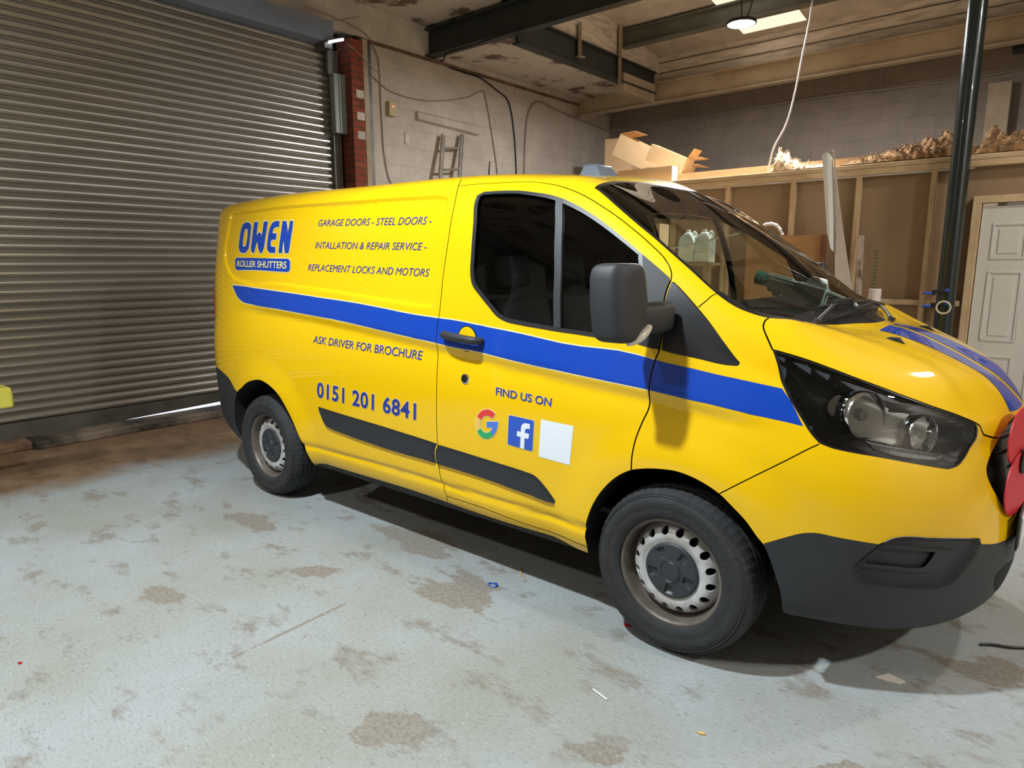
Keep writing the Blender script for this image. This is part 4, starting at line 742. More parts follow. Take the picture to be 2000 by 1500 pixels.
    patch('pod_frame', SL['fog_ring'], M_trim, fo, .014, .02, .015, base=-.016, cut=[SL['fog_inner']], **k)
    patch('blank_panel', SL['fog_inner'], mat('fine_black_mesh', (24, 26, 28), .6, bump=.5, bscale=500), fo, .002, .002, .015, base=-.022, **k)
region('window_shadow_gap', [], M_inner, van)
# wheel arch liners
for nm, A in (('front', ARF), ('rear', ARR)):
    P = S(np.array([q[0] for q in A[1:-1]]), np.clip(np.array([q[1] for q in A[1:-1]]), 0, VM))
    P = P[::2]
    for sgn in (1, -1):
        vs_ = []; cx = 0 if nm == 'front' else -2.933
        for x, y, z_ in P: vs_ += [(x, (y+.004)*sgn, z_), (x, (y+.03)*sgn, z_), (cx+(x-cx)*1.03, -.62*sgn, .34+(z_-.34)*1.03)]
        n = len(P); fs_ = [q for i in range(n-1) for q in ((i*3, i*3+1, i*3+4, i*3+3), (i*3+1, i*3+2, i*3+5, i*3+4))]
        fs_ += [tuple(i*3+2 for i in range(n))]
        MB().add(vs_, fs_).build('wheel_arch_liner', M_inner, van, smooth=1.0)
# underside and sill lip
MB().box((-3.7, -.80, .36), (.40, .80, .42)).box((-2.45, -.93, .30), (-.42, -.90, .40)).box((-2.45, .90, .30), (-.42, .93, .40)).box((-2.3, -.3, .22), (-.2, .3, .36)).build('underbody', M_inner, van)
MB().box((-3.02, -.8, .28), (-2.85, .8, .38)).build('rear_axle', M_inner, van)
# grille bars, number plate
gb = MB()
for z_ in (.70, .77, .84, .90):
    P = [(x, y) for x, y in ((.905, -.36), (.945, -.25), (.97, -.12), (.978, 0), (.97, .12), (.945, .25), (.905, .36))]
    gb.tube(bez([(x, y, z_) for x, y in P], 4), .012, 8)
gb.build('grille_bar', M_trim, grl, smooth=.8)
MB().box((1.035, -.27, .50), (1.045, .27, .615)).build('number_plate', mat('white_plate', (226, 228, 226), .35), bump, bevel=.004)
MB().box((1.028, -.28, .49), (1.036, .28, .625)).build('plate_holder', M_trim, bump, bevel=.004)
li = MB()
for z_ in (.36, .40, .44): li.tube(bez([(.905, -.47, z_), (.965, -.33, z_), (1.0, -.17, z_), (1.012, 0, z_), (1.0, .17, z_), (.965, .33, z_), (.905, .47, z_)], 4), .009, 6)
li.build('intake_bar', M_gtrim, low, smooth=.8)
# bonnet stripes and washer jets
def ontop(x, y, off=.0015):
    h = BVH.ray_cast(Vector((x, -abs(y), 4)), Vector((0, 0, -1)))
    p, n = h[0], h[1]; n = n if n.z > 0 else -n; q = p+n*off; return (q.x, math.copysign(q.y, y) if y else q.y, q.z)
for s in (-1, 1):
    vs_, ny = [], 7; xs = np.concatenate([np.linspace(.505, .9, 26), np.linspace(.91, .984, 22)])
    for x in xs:
        for j in range(ny):
            y = s*(.024+.172*j/(ny-1)); xx = x+(-.12*y*y if x < .9 else -.55*y*y*min(1, (x-.9)/.06)-.12*y*y)
            try: vs_.append(ontop(xx, y))
            except Exception: vs_.append(vs_[-ny])
    fs_ = [(i*ny+j, i*ny+j+1, (i+1)*ny+j+1, (i+1)*ny+j) for i in range(len(xs)-1) for j in range(ny-1)]
    MB().add(vs_, fs_).build('bonnet_stripe', M_blue, bonnet, smooth=2, fix=False)
    c = ontop(.585, s*.315, 0); MB().add([(c[0]-.022, c[1]-.014, c[2]+.012), (c[0]-.022, c[1]+.014, c[2]+.012), (c[0]+.012, c[1]+.018, c[2]+.012), (c[0]+.012, c[1]-.018, c[2]+.012), (c[0]-.035, c[1]-.02, c[2]+.006), (c[0]-.035, c[1]+.02, c[2]+.006), (c[0]+.035, c[1]+.008, c[2]-.012), (c[0]+.035, c[1]-.008, c[2]-.012)],
        [(0,1,2,3), (4,5,1,0), (5,6,2,1), (6,7,3,2), (7,4,0,3)]).build('washer_jet', M_trim, bonnet)

# ---- lettering
def quad_map(key, pts):
    bl_, br_, tl_, tr_ = [np.array(q) for q in TX[key]]; out = []
    for a, b in pts:
        q = (bl_*(1-a)+br_*a)*(1-b)+(tl_*(1-a)+tr_*a)*b; out.append((q[0], q[2]))
    return out
def lettering(txt, key, parent, m, shear=0, weight=0, halo=.03, name='lettering', over=.0016, col2=None, space=1.0, ext=0):
    objs = []; box = None; mb = MB()
    for lay, (off, o_) in enumerate(((weight+halo, over), (weight, over+.0008)) if halo else ((weight, over),)):
        c = bpy.data.curves.new('t', 'FONT'); c.body = txt; c.size = 1; c.shear = shear; c.offset = off; c.fill_mode = 'FRONT'; c.space_character = space; c.resolution_u = 6
        o = bpy.data.objects.new('t', c); COL.objects.link(o); dg = bpy.context.evaluated_depsgraph_get()
        me = bpy.data.meshes.new_from_object(o.evaluated_get(dg)); bpy.data.objects.remove(o)
        V = np.array([v.co[:] for v in me.vertices])
        if lay == 0:
            lo, hi = V.min(0), V.max(0); e = halo if halo else 0; lo = lo+e; hi = hi-e
            box = (lo, hi)
            if shear: pass
        lo, hi = box; cap = hi[1]-lo[1]
        ab = np.stack([(V[:, 0]-lo[0])/(hi[0]-lo[0]), (V[:, 1]-lo[1])/cap], 1)
        if shear: ab[:, 0] += 0
        P = [tuple(onside(x, z_, o_)) for x, z_ in quad_map(key, ab)]
        lay_m = lay if halo else 1
        mb.add(P, [tuple(p.vertices) for p in me.polygons], lay_m); bpy.data.meshes.remove(me)
    return mb.build(name, [M_pale if col2 is None else col2, m], parent, fix=False)
def skew(key):  # corners were measured on the slanted text box
    return TX[key]
for k_ in ('GARAGE DOORS - STEEL DOORS -', 'INTALLATION & REPAIR SERVICE -', 'REPLACEMENT LOCKS AND MOTORS'):
    b4 = TX[k_]; TX[k_] = [b4[0], b4[1], (b4[0][0], b4[0][1], b4[2][2]), (b4[1][0], b4[1][1], b4[3][2])]
    lettering(k_, k_, shell, M_dblue, shear=.22, weight=0, halo=0, over=.002)
lettering('ASK DRIVER FOR BROCHURE', 'ASK DRIVER FOR BROCHURE', shell, M_dblue, weight=.006, halo=.016, over=.002)
lettering('0151 201 6841', '0151 201 6841', shell, M_dblue, weight=.028, halo=.022, space=1.08)
lettering('FIND US ON', 'FIND US ON', doors[0], M_dblue, weight=.016, halo=.022)
def decal(parent, name, polys, mats, off):   # polys in (x,z); list of (outline, material index, extra offset)
    mb = MB()
    for pl, mi, eo in polys:
        a_ = np.array(pl); lo, hi = a_.min(0), a_.max(0); gp = np.stack(np.meshgrid(np.arange(lo[0]+.012, hi[0], .025), np.arange(lo[1]+.012, hi[1], .025)), -1).reshape(-1, 2); gp = gp[inpoly(gp, pl)]
        V, T = cdt([(pl, True)], gp.tolist())
        c = V[T].mean(1); T = T[inpoly(c, pl)]
        mb.add([tuple(onside(x, z_, off+eo)) for x, z_ in V], [tuple(t) for t in T], mi)
    return mb.build(name, mats, parent, fix=False)
def grow(pl, w): return inset(pl, -w)
def rrectb(rx=.05, rz=.26):
    o = []
    for cx, cz, a in ((.5-rx, .5-rz, 0), (-.5+rx, .5-rz, 90), (-.5+rx, -.5+rz, 180), (.5-rx, -.5+rz, 270)): o += [(cx+rx*math.cos(math.radians(a+t)), cz+rz*math.sin(math.radians(a+t))) for t in range(0, 91, 15)]
    return o
ow = MB()
for k_ in ('O', 'W', 'E', 'N'):
    P = xz(SL['owen_'+k_]); 
    for lay, (pl, o_) in enumerate(((grow(P, .007), .0015), (P, .0024))):
        hole = [xz(SL['owen_Oi'])] if k_ == 'O' else []
        if hole and lay == 0: hole = [inset(hole[0], .007)]
        V, T = cdt([(pl, True)]+[(h_, True) for h_ in hole], []); c = V[T].mean(1); T = T[inpoly(c, pl) & ~(inpoly(c, hole[0]) if hole else np.zeros(len(c), bool))]
        ow.add([tuple(onside(x, z_, o_)) for x, z_ in V], [tuple(t) for t in T], lay)
ow.build('logo_lettering', [M_pale, M_blue], shell, fix=False)
bd = quad_map('badge', [(.5+x*(1 if abs(x) < 2 else 1), .5+z_) for x, z_ in rrectb()]); decal(shell, 'logo_plate', [(grow(bd, .006), 0, 0), (bd, 1, .0012)], [M_pale, M_blue], .002)
lettering('ROLLER SHUTTERS', 'ROLLER SHUTTERS', shell, M_pale, weight=.014, halo=0, over=.0055)
# round G sign
def arc(r, a0, a1, n=14): return [(r*math.cos(math.radians(a0+(a1-a0)*i/n)), r*math.sin(math.radians(a0+(a1-a0)*i/n))) for i in range(n+1)]
def ringseg(a0, a1, r0=.29, r1=.5): return arc(r1, a0, a1)+arc(r0, a1, a0)
gm = lambda pl: quad_map('G', [(.5+x, .5+y) for x, y in pl])
Gp = [(ringseg(42, 150), 1), (ringseg(150, 208), 2), (ringseg(208, 308), 3), (arc(.5, 308, 360, 8)+[(.5, .09), (.0, .09), (.0, -.11), (.26, -.11)]+arc(.29, 330, 308, 4), 4)]
halo_ = [(arc(.525, 38, 365, 50)+[(.525, .115), (-.025, .115), (-.025, -.135), (.22, -.135)]+arc(.265, 328, 38, 40), 0)]
decal(doors[0], 'round_letter_sign', [(gm(halo_[0][0]), 0, 0)]+[(gm(p), i, .0009) for p, i in Gp], [M_pale, mat('vinyl_red', (214, 58, 60), .4), mat('vinyl_amber', (226, 186, 96), .4), mat('vinyl_green', (44, 160, 92), .4), mat('vinyl_azure', (76, 118, 208), .4)], .0014)
def rrect(w=.5, r=.06):
    o = []
    for cx, cy, a in ((w-r, w-r, 0), (-w+r, w-r, 90), (-w+r, -w+r, 180), (w-r, -w+r, 270)): o += [(cx+x, cy+y) for x, y in arc(r, a, a+90, 5)]
    return o
fm = lambda pl: quad_map('F', [(.5+x, .5+y) for x, y in pl])
fp = [(.02, -.5), (.02, -.13), (-.13, -.13), (-.13, .04), (.02, .04), (.02, .15)]+[(.21+.19*math.cos(math.radians(a)), .17+.19*math.sin(math.radians(a))) for a in range(180, 89, -15)]+[(.36, .36), (.36, .2), (.28, .2), (.2, .17), (.18, .1), (.18, .04), (.355, .04), (.325, -.13), (.18, -.13), (.18, -.5)]
decal(doors[0], 'square_letter_sign', [(fm(rrect(.52, .07)), 0, 0), (fm(rrect()), 1, .0009), (fm(fp), 2, .0018)], [M_pale, mat('vinyl_royal', (44, 84, 184), .4), mat('vinyl_white', (222, 228, 236), .4)], .0014)
decal(doors[0], 'white_sticker', [(quad_map('Q', [(0, 0), (.33, 0), (.66, 0), (1, 0), (1, .5), (1, 1), (.5, 1), (0, 1), (0, .5)]), 0, 0)], [MATS['vinyl_white']], .0014)

# ---- door handle, lock, mirror, per side
for far, dn in zip((False, True), doors):
    sy = -1 if far else 1; fl = lambda p: (p[0], p[1]*sy, p[2])
    hc = onside(-1.065, 1.183, .0)
    cup = MB().lathe([(0, .0025), (.052, .003), (.057, .002), (.060, 0)], fl(hc), (0, -sy, .02), 36); hcup = cup.build('handle_cup', M_yel, dn, smooth=.6)
    MB().lathe([(.057, .0028), (.0585, .0034), (.0605, .003), (.061, .0)], fl(hc), (0, -sy, .02), 36).build('cup_edge', M_gtrim, hcup, smooth=.6)
    pth = bez([(-1.205, hc.y-.004, 1.197), (-1.19, hc.y-.032, 1.196), (-1.13, hc.y-.045, 1.193), (-1.06, hc.y-.046, 1.188), (-.995, hc.y-.042, 1.183), (-.975, hc.y-.02, 1.181), (-.972, hc.y-.002, 1.18)], 6)
    n = len(pth); mb = MB().tube([fl(q) for q in pth], [.016+.003*math.sin(math.pi*i/(n-1)) for i in range(n)], 14)
    mb.build('door_handle', M_trim, dn, smooth=.9)
    kc = onside(-1.076, .992, 0)
    lk = MB().lathe([(.0, .012), (.009, .012), (.010, .009), (.018, .008), (.0195, .006), (.024, .005), (.026, 0)], fl(kc), (0, -sy, 0), 32, mfun=lambda i, k: 0 if i < 4 else 1).build('door_lock', [M_gtrim, M_chr], dn, smooth=.7)
    # mirror: arm, head, lamp
    def sup(c, r, pw, n=28, m=18, tap=None):
        vs_, fs_ = [], []
        for i in range(m+1):
            ph = -math.pi/2+math.pi*i/m
            for k in range(n):
                th = 2*math.pi*k/n; f = lambda t, e: math.copysign(abs(t)**e, t)
                x, y, z_ = f(math.cos(ph), pw)*f(math.cos(th), pw), f(math.cos(ph), pw)*f(math.sin(th), pw), f(math.sin(ph), pw)
                q = [c[0]+x*r[0], c[1]+y*r[1], c[2]+z_*r[2]]
                if tap: q = tap(x, y, z_, q)
                vs_.append(tuple(q))
        for i in range(m):
            for k in range(n): fs_.append((i*n+k, i*n+(k+1) % n, (i+1)*n+(k+1) % n, (i+1)*n+k))
        return vs_, fs_
    def tap(x, y, z_, q):
        s = 1-.17*max(z_, 0)**2-.06*max(-z_, 0)                   # narrower towards the top
        q[1] = -1.13+(q[1]+1.13)*s; q[0] += -.01*(1-y)*.5-.012*z_-.035*max(-y, 0)**2
        if z_ < -.45 and y > .1: q[2] += .05*min(1, (-.45-z_)*2)*min(1, (y-.1)*2)
        return q
    vs_, fs_ = sup((-.125, -1.135, 1.390), (.055, .092, .140), .30, tap=tap)
    mb = MB().add([fl(q) for q in vs_], fs_); mh = mb.build('mirror_head', M_trim, dn, smooth=.9)
    arm = MB()
    pa = [(-.085, -.93, 1.335), (-.088, -.985, 1.33), (-.10, -1.03, 1.33), (-.12, -1.09, 1.335)]
    vs_, fs_ = [], []
    for j, (x, y, z_) in enumerate(pa):
        hx, hz = (.055, .056) if j < 3 else (.042, .05)
        for k in range(16):
            t = 2*math.pi*k/16; vs_.append(fl((x+hx*math.copysign(abs(math.cos(t))**.5, math.cos(t)), y, z_+hz*math.copysign(abs(math.sin(t))**.5, math.sin(t)))))
    for j in range(3):
        for k in range(16): fs_.append((j*16+k, j*16+(k+1) % 16, (j+1)*16+(k+1) % 16, (j+1)*16+k))
    arm.add(vs_, fs_).build('mirror_arm', M_trim, mh, smooth=.9)
    il = [(-.062, -1.06, 1.305), (-.066, -1.085, 1.285), (-.078, -1.12, 1.262), (-.10, -1.15, 1.25)]
    MB().tube([fl(q) for q in bez(il, 5)], [.012+.006*math.sin(math.pi*i/15) for i in range(16)], 12).build('mirror_indicator', mat('frosted_lens', (214, 208, 196), .25, coat=.6), mh, smooth=.9)
    MB().add([fl(q) for q in ((-.197, -1.06, 1.30), (-.197, -1.20, 1.30), (-.2, -1.19, 1.50), (-.2, -1.07, 1.50))], [(0, 1, 2, 3)]).build('mirror_glass', M_chr, mh)

# ---- wipers, roof base, aerial, tail lamp
def onws(u_, v_, off):
    q = S(np.array([u_]), np.array([v_]))[0]; n_ = nrm(S, np.array([u_]), np.array([v_]))[0]; n_ = n_ if n_[2] > 0 else -n_
    return tuple(q+n_*off)
def wscast(x, y, off=.02):
    h = BVH.ray_cast(Vector((x, -abs(y), 4)), Vector((0, 0, -1))); n_ = h[1] if h[1].z > 0 else -h[1]
    q = h[0]+n_*off; return Vector((q.x, q.y if y <= 0 else -q.y, q.z))
for ka, kb in (('arm_a', 'blade_a'), ('arm_b', 'blade_b')):
    up_ = Vector((.42, 0, .9)); a_ = [Vector(q)+up_*h for q, h in zip(WP[ka], (.010, .022, .026, .024, .02))]; b_ = [Vector(q)+up_*.016 for q in WP[kb]]
    n_ = 6*(len(a_)-1)
    wo = MB().tube(bez(a_, 6), [.009-.004*i/n_ for i in range(n_+1)], 8).tube([a_[0]-up_*.02, a_[0]+up_*.010], .014, 12).build('wiper_arm', M_trim, ws, smooth=.8)
    MB().tube(bez(b_, 6), .007, 6).tube(bez([q+up_*.014 for q in b_[1:3]], 6), .010, 6).build('wiper_blade', M_seal, wo, smooth=.8)
MB().add([(-1.02, -.17, 1.96), (-.85, -.17, 1.95), (-.85, .03, 1.965), (-1.02, .03, 1.975), (-.985, -.145, 2.045), (-.905, -.145, 2.04), (-.905, .0, 2.045), (-.985, .0, 2.05)], BF).build('roof_pod', mat('blue_grey_plastic', (104, 116, 134), .45), van, bevel=.012, smooth=.6)
MB().tube([(-1.79, 0, 1.98), (-1.80, 0, 2.02)], .02, 12).tube([(-1.80, 0, 2.02), (-1.785, 0, 2.15)], [.006, .004], 8).build('roof_aerial', M_trim, van, smooth=.8)
for s in (-1, 1):
    MB().tube(bez([(-3.87, .76*s, .98), (-3.865, .765*s, 1.2), (-3.85, .755*s, 1.4), (-3.80, .735*s, 1.62)], 5), .026, 10).build('tail_lamp', mat('red_lens', (190, 14, 20), .2, coat=.6), van, smooth=.9)

# ---- wheels
M_tyre = mat('worn_tyre_rubber', (44, 45, 47), .78, var=.35, scale=14, bump=.35, bscale=90); M_rim = mat('dirty_silver_steel', (205, 207, 210), .45, .35, col2=(164, 158, 150), scale=9, contrast=(.3, .6)); M_cap = mat('dark_wheel_cap', (50, 53, 58), .45, var=.15, scale=20)
M_rust_rim = mat('rim_barrel', (132, 122, 112), .5, .5, var=.5, scale=5)
def wheel():
    W = MB(); R = .338; hw = .108; n = 180
    prof = [(.213, .085), (.219, .098), (.232, .106), (.252, .1085), (.262, .1075), (.268, .110), (.285, .111), (.300, .107), (.305, .103), (.309, .105), (.313, .098), (.3165, .099), (.321, .090), (.329, .078), (.335, .062)]
    tread = []
    for y in (.055, .033, .031, .012, -.012, -.031, -.033, -.055):
        tread.append((R, y))
    groove = [(R-.002, .057), (R, .048), (R+.0005, .036), (R-.008, .034), (R-.008, .028), (R+.001, .026), (R+.001, .004), (R-.008, .002), (R-.008, -.004), (R+.001, -.006), (R+.001, -.026), (R-.008, -.028), (R-.008, -.034), (R, -.036), (R-.002, -.057)]
    back = [(r, -y) for r, y in prof[::-1]]
    full = prof+groove+back
    a = len(prof)
    W.lathe([(r, y) for r, y in full], (0, 0, 0), (0, -1, 0), n)
    # sipe notches on the shoulders
    o = len(W.v)
    vv_ = [Vector(q) for q in W.v]
    for i, (r, y) in enumerate(full):
        if .318 < r and .03 < abs(y) < .095:
            for k in range(n):
                if k % 3 == 0: q = vv_[i*n+k]; s_ = (r-.0035)/r; W.v[i*n+k] = (q.x*s_, q.y, q.z*s_)
    t = W.build('wheel', M_tyre, van, smooth=.55)
    rim = MB()
    rim.lathe([(.205, .05), (.2105, .078), (.2205, .082), (.2205, .0865), (.2155, .0895), (.209, .0885), (.2045, .0845), (.201, .07), (.1985, .045), (.196, .02), (.186, .006), (.182, -.03), (.190, -.08), (.2, -.1)], (0, 0, 0), (0, -1, 0), 72)
    ro = rim.build('rim', M_rust_rim, t, smooth=.7)
    # pressed disc with sixteen holes: polar triangulation lifted to a profile
    rad = lambda r: np.interp(r, [0, .06, .118, .126, .134, .150, .166, .178, .188, .1955], [.060, .060, .061, .065, .067, .065, .056, .040, .016, .004])
    lines_ = [([(.1955*math.cos(2*math.pi*i/96), .1955*math.sin(2*math.pi*i/96)) for i in range(96)], True)]
    holes = []
    for i in range(16):
        th = 2*math.pi*(i+.5)/16; c = (.1605*math.cos(th), .1605*math.sin(th))
        e1 = (math.cos(th), math.sin(th)); e2 = (-e1[1], e1[0])
        h_ = [(c[0]+.0163*math.cos(q)*e1[0]+.0163*math.sin(q)*e2[0], c[1]+.0163*math.cos(q)*e1[1]+.0163*math.sin(q)*e2[1]) for q in [2*math.pi*k/16 for k in range(16)]]
        holes.append(h_); lines_.append((h_, True))
    pts = [(r*math.cos(2*math.pi*(i+.3)/72), r*math.sin(2*math.pi*(i+.3)/72)) for r in (.02, .06, .10, .118, .126, .134, .142, .150, .158, .166, .174, .180, .186, .191) for i in range(72)]
    pts = [q for q in pts if all(math.hypot(q[0]-np.mean([a[0] for a in h_]), q[1]-np.mean([a[1] for a in h_])) > .0185 for h_ in holes)]
    V, T = cdt(lines_, pts); c = V[T].mean(1); keep = np.hypot(c[:, 0], c[:, 1]) < .196
    for h_ in holes: keep &= ~inpoly(c, h_)
    T = T[keep]; D = rad(np.hypot(V[:, 0], V[:, 1]))
    dm = MB().add([(x, -d, z_) for (x, z_), d in zip(V, D)], [tuple(q) for q in T])
    for h_ in holes:
        m_ = len(h_); q = [(x, -float(rad(math.hypot(x, z_))), z_) for x, z_ in h_]; dm.add(q+[(x*.97, y+.012, z_*.97) for x, y, z_ in q], [(i, (i+1) % m_, m_+(i+1) % m_, m_+i) for i in range(m_)])
    dm.build('pressed_disc', M_rim, ro, smooth=.8)
    MB().lathe([(.2, -.02), (0, -.02)], (0, 0, 0), (0, -1, 0), 32).build('brake_backing', M_inner, t)
    cp = MB(); rr = [0, .036, .038, .040, .0425, .044, .05, .06, .07, .08, .09, .10, .108, .112, .113]
    hh = [.078, .0785, .0765, .0765, .0795, .0770, .0755, .075, .0745, .074, .0735, .073, .0715, .068, .060]
    def pocket(r, th):
        a_ = ((th/(2*math.pi)*5) % 1)-.5; rr_ = (r-.078)/.022; aa = a_/ .17
        return .011*max(0, 1-max(abs(rr_), abs(aa))**6) if abs(rr_) < 1 and abs(aa) < 1 else 0
    R2 = [0, .036, .038, .040, .0425, .044, .050, .056, .0575, .062, .068, .075, .082, .09, .0985, .1, .106, .110, .112, .113]
    n2 = 100; o = 0; vs_ = []
    for r in R2:
        for k in range(n2):
            th = 2*math.pi*k/n2; y = float(np.interp(r, rr, hh))-pocket(r, th+.3); vs_.append((r*math.sin(th), -y, r*math.cos(th)))
    cp.add(vs_, [(i*n2+k, i*n2+(k+1) % n2, (i+1)*n2+(k+1) % n2, (i+1)*n2+k) for i in range(len(R2)-1) for k in range(n2)])
    for i in range(5):
        th = 2*math.pi*(i+.1)/5+.6; cp.lathe([(0, .0752), (.0035, .0752), (.004, .0735)], (.088*math.sin(th), 0, .088*math.cos(th)), (0, -1, 0), 10)
    cp.build('wheel_cap', M_cap, t, smooth=.6)
    return t
def copy_tree(o, parent=None):
    c = o.copy(); COL.objects.link(c)
    if parent: c.parent = parent
    for ch in list(o.children): copy_tree(ch, c)
    return c
w0 = wheel(); w0.location = (0, -.868, .338); w0.rotation_euler = (0, .35, 0)
for x, y, rz_, ry in ((-2.933, -.868, 0, 1.1), (0, .868, math.pi, .2), (-2.933, .868, math.pi, .7)):
    c = copy_tree(w0, van); c.location = (x, y, .338); c.rotation_euler = (0, ry, rz_)

# ---- cabin
def rbox(name, a, b, m, parent, r=.03, R=None, at=None):
    mb = MB().box(a, b, 0, R, at) if R is not None else MB().box(a, b); return mb.build(name, m, parent, bevel=r, seg=3, smooth=.7)
M_dash = mat('dark_grey_dash', (52, 54, 56), .6, bump=.1, bscale=200); M_seat = mat('seat_cloth', (40, 42, 46), .9, var=.2, scale=30)
da = MB().add([(-.42, -.80, .95), (-.42, .80, .95), (.30, .80, 1.0), (.30, -.80, 1.0), (-.36, -.80, 1.31), (-.36, .80, 1.31), (-.08, .80, 1.36), (-.08, -.80, 1.36), (.34, -.70, 1.272), (.34, .70, 1.272)],
   [(0, 1, 5, 4), (4, 5, 6, 7), (7, 6, 9, 8), (8, 9, 2, 3), (0, 4, 7, 8, 3), (1, 2, 9, 6, 5), (0, 3, 2, 1)])
dash = da.build('dashboard', M_dash, van, bevel=.02, seg=3, smooth=.6)
MB().tube([(-.52+.05*math.cos(2*math.pi*k/32)*0-.08*math.sin(2*math.pi*k/32), -.42+.185*math.cos(2*math.pi*k/32), 1.10+.165*math.sin(2*math.pi*k/32)) for k in range(32)], .016, 10, closed=True).build('steering_wheel', M_gtrim, dash, smooth=.8)
for y0, y1 in ((-.66, -.18), (-.10, .30), (.32, .70)):
    s = rbox('seat', (-1.12, y0, .62), (-.62, y1, .80), M_seat, van, .05)
    rbox('backrest', (-.08, y0+.01, 0), (.08, y1-.01, .64), M_seat, s, .06, Matrix.Rotation(-.22, 3, 'Y'), (-1.10, 0, .72))
    ym = (y0+y1)/2; rbox('headrest', (-.05, ym-.13, 0), (.05, ym+.13, .20), M_seat, s, .045, Matrix.Rotation(-.15, 3, 'Y'), (-1.245, 0, 1.40))
MB().add([(-1.36, -.88, .5), (-1.33, -.88, .5), (-1.33, .88, .5), (-1.36, .88, .5), (-1.36, -.70, 1.88), (-1.33, -.70, 1.88), (-1.33, .70, 1.88), (-1.36, .70, 1.88)], BF).box((-1.36, -.88, .48), (.2, .88, .50)).build('bulkhead', M_lining, van)

# ---------------------------------------------------------------- loose things
M_card = mat('brown_cardboard', (198, 168, 128), .8, var=.08, scale=5); M_cardi = mat('cardboard_inside', (170, 134, 92), .85)
def carton(name, at, size, rot, label, flaps=(), group=None, open_=True):
    """open carton: four walls, floor and hinged flaps (edge, angle in degrees, length)"""
    root = tag(empty(name, at), label, 'box', group); root.rotation_euler = rot
    x, y, z_ = size; t = .006; b = MB()
    b.box((-x/2, -y/2, 0), (x/2, y/2, t)).box((-x/2, -y/2, t), (-x/2+t, y/2, z_)).box((x/2-t, -y/2, t), (x/2, y/2, z_)).box((-x/2+t, -y/2, t), (x/2-t, -y/2+t, z_)).box((-x/2+t, y/2-t, t), (x/2-t, y/2, z_))
    if not open_: b.box((-x/2, -y/2, z_), (x/2, y/2, z_+t))
    b.build('carton_body', M_card, root)
    for ed, ang, ln in flaps:
        a = math.radians(ang); c, s = math.cos(a)*ln, math.sin(a)*ln
        if ed in ('x+', 'x-'):
            k = 1 if ed == 'x+' else -1
            q = [(k*x/2, -y/2, z_), (k*x/2, y/2, z_), (k*(x/2+c), y/2, z_+s), (k*(x/2+c), -y/2, z_+s)]
        else:
            k = 1 if ed == 'y+' else -1
            q = [(-x/2, k*y/2, z_), (x/2, k*y/2, z_), (x/2, k*(y/2+c), z_+s), (-x/2, k*(y/2+c), z_+s)]
        v = q+[(p[0], p[1], p[2]+.005) for p in q]
        MB().add(v, BF).build('flap', M_cardi, root)
    return root
D = 2.452
R_ = math.radians
# big tilted carton: its long side faces the camera and drops to the right
carton('cardboard_box', (-3.36, 4.78, D+.235), (.98, .36, .27), (0, R_(27), R_(4)), 'large tilted open cardboard box on the partition top, left of the smaller box', (('x-', 150, .2), ('x+', 20, .18)))
carton('cardboard_box', (-2.92, 4.42, D+.19), (.50, .22, .20), (0, R_(25), R_(2)), 'smaller open cardboard box with sharp flaps, leaning on the large tilted one', (('x+', 25, .17), ('x+', 75, .13)))
carton('cardboard_box', (-3.05, 4.2, D), (.72, .14, .17), (0, 0, 0), 'flat pale cardboard box lying beneath the tilted boxes, right behind the van roof', (), None, False)
carton('cardboard_box', (-4.55, 6.1, 0), (.42, .42, .5), (0, 0, .2), 'low brown cardboard box seen just over the van roof, near the roof pod', (), None, False).location.z = 2.86
# the stack of shelving that carries that box
rk = tag(empty('storage_rack', (-4.55, 6.1, 0)), 'shelf rack behind the van that carries the low brown box', 'rack')
for dx in (-.4, .4):
    for dy in (-.3, .3): MB().box((dx-.02, dy-.02, 0), (dx+.02, dy+.02, 2.83)).build('upright', M_galvd, rk)
for z_ in (.5, 1.3, 2.1, 2.83): MB().box((-.44, -.34, z_), (.44, .34, z_+.025)).build('shelf', M_pinex, rk)

# mineral wool heaps (nobody could count the fibres)
def wool(name, x0, x1, y0, y1, hfun, m, label, seed, zb=D):
    rnd = np.random.default_rng(seed); nx, ny = int((x1-x0)/.018), 26; mb = MB(); V = []
    for i in range(nx+1):
        for j in range(ny+1):
            a, b = i/nx, j/ny; x = x0+(x1-x0)*a; y = y0+(y1-y0)*b
            e = max(0, math.sin(math.pi*b))**.5*min(1, a*12, (1-a)*12)
            h = hfun(a)*e*(1+.16*math.sin(a*40+b*9)+.12*math.sin(a*90-b*17))
            V.append((x+rnd.uniform(-.008, .008), y+rnd.uniform(-.01, .01), zb+max(0, h+rnd.uniform(-.016, .016)*e)))
    mb.add(V, [(i*(ny+1)+j, (i+1)*(ny+1)+j, (i+1)*(ny+1)+j+1, i*(ny+1)+j+1) for i in range(nx) for j in range(ny)])
    for k in range(int(520*(x1-x0))):
        q = V[rnd.integers(len(V))]
        if q[2] < zb+.02: continue
        d = Vector((rnd.normal(), rnd.normal(), abs(rnd.normal())*.6)).normalized()*rnd.uniform(.02, .055); p = Vector(q)
        mb.tube([p-d*.3, p+d*.4+Vector((0, 0, .008)), p+d], .0018, 4)
    return tag(mb.build(name, m, None, smooth=2), label, 'insulation', None, 'stuff')
M_wool = mat('brown_mineral_wool', (160, 124, 84), .95, col2=(98, 72, 46), scale=18, bump=.6, bscale=60); M_woolp = mat('pale_mineral_wool', (226, 200, 164), .95, col2=(186, 150, 108), scale=18, bump=.6, bscale=60)
wool('mineral_wool', -1.53, -.95, 4.02, 4.26, lambda a: .125*math.exp(-((a-.12)/.22)**2)+.055*(1-a)+.02, M_woolp, 'pale heap of mineral wool on the partition top, left of the tall board offcuts', 3)
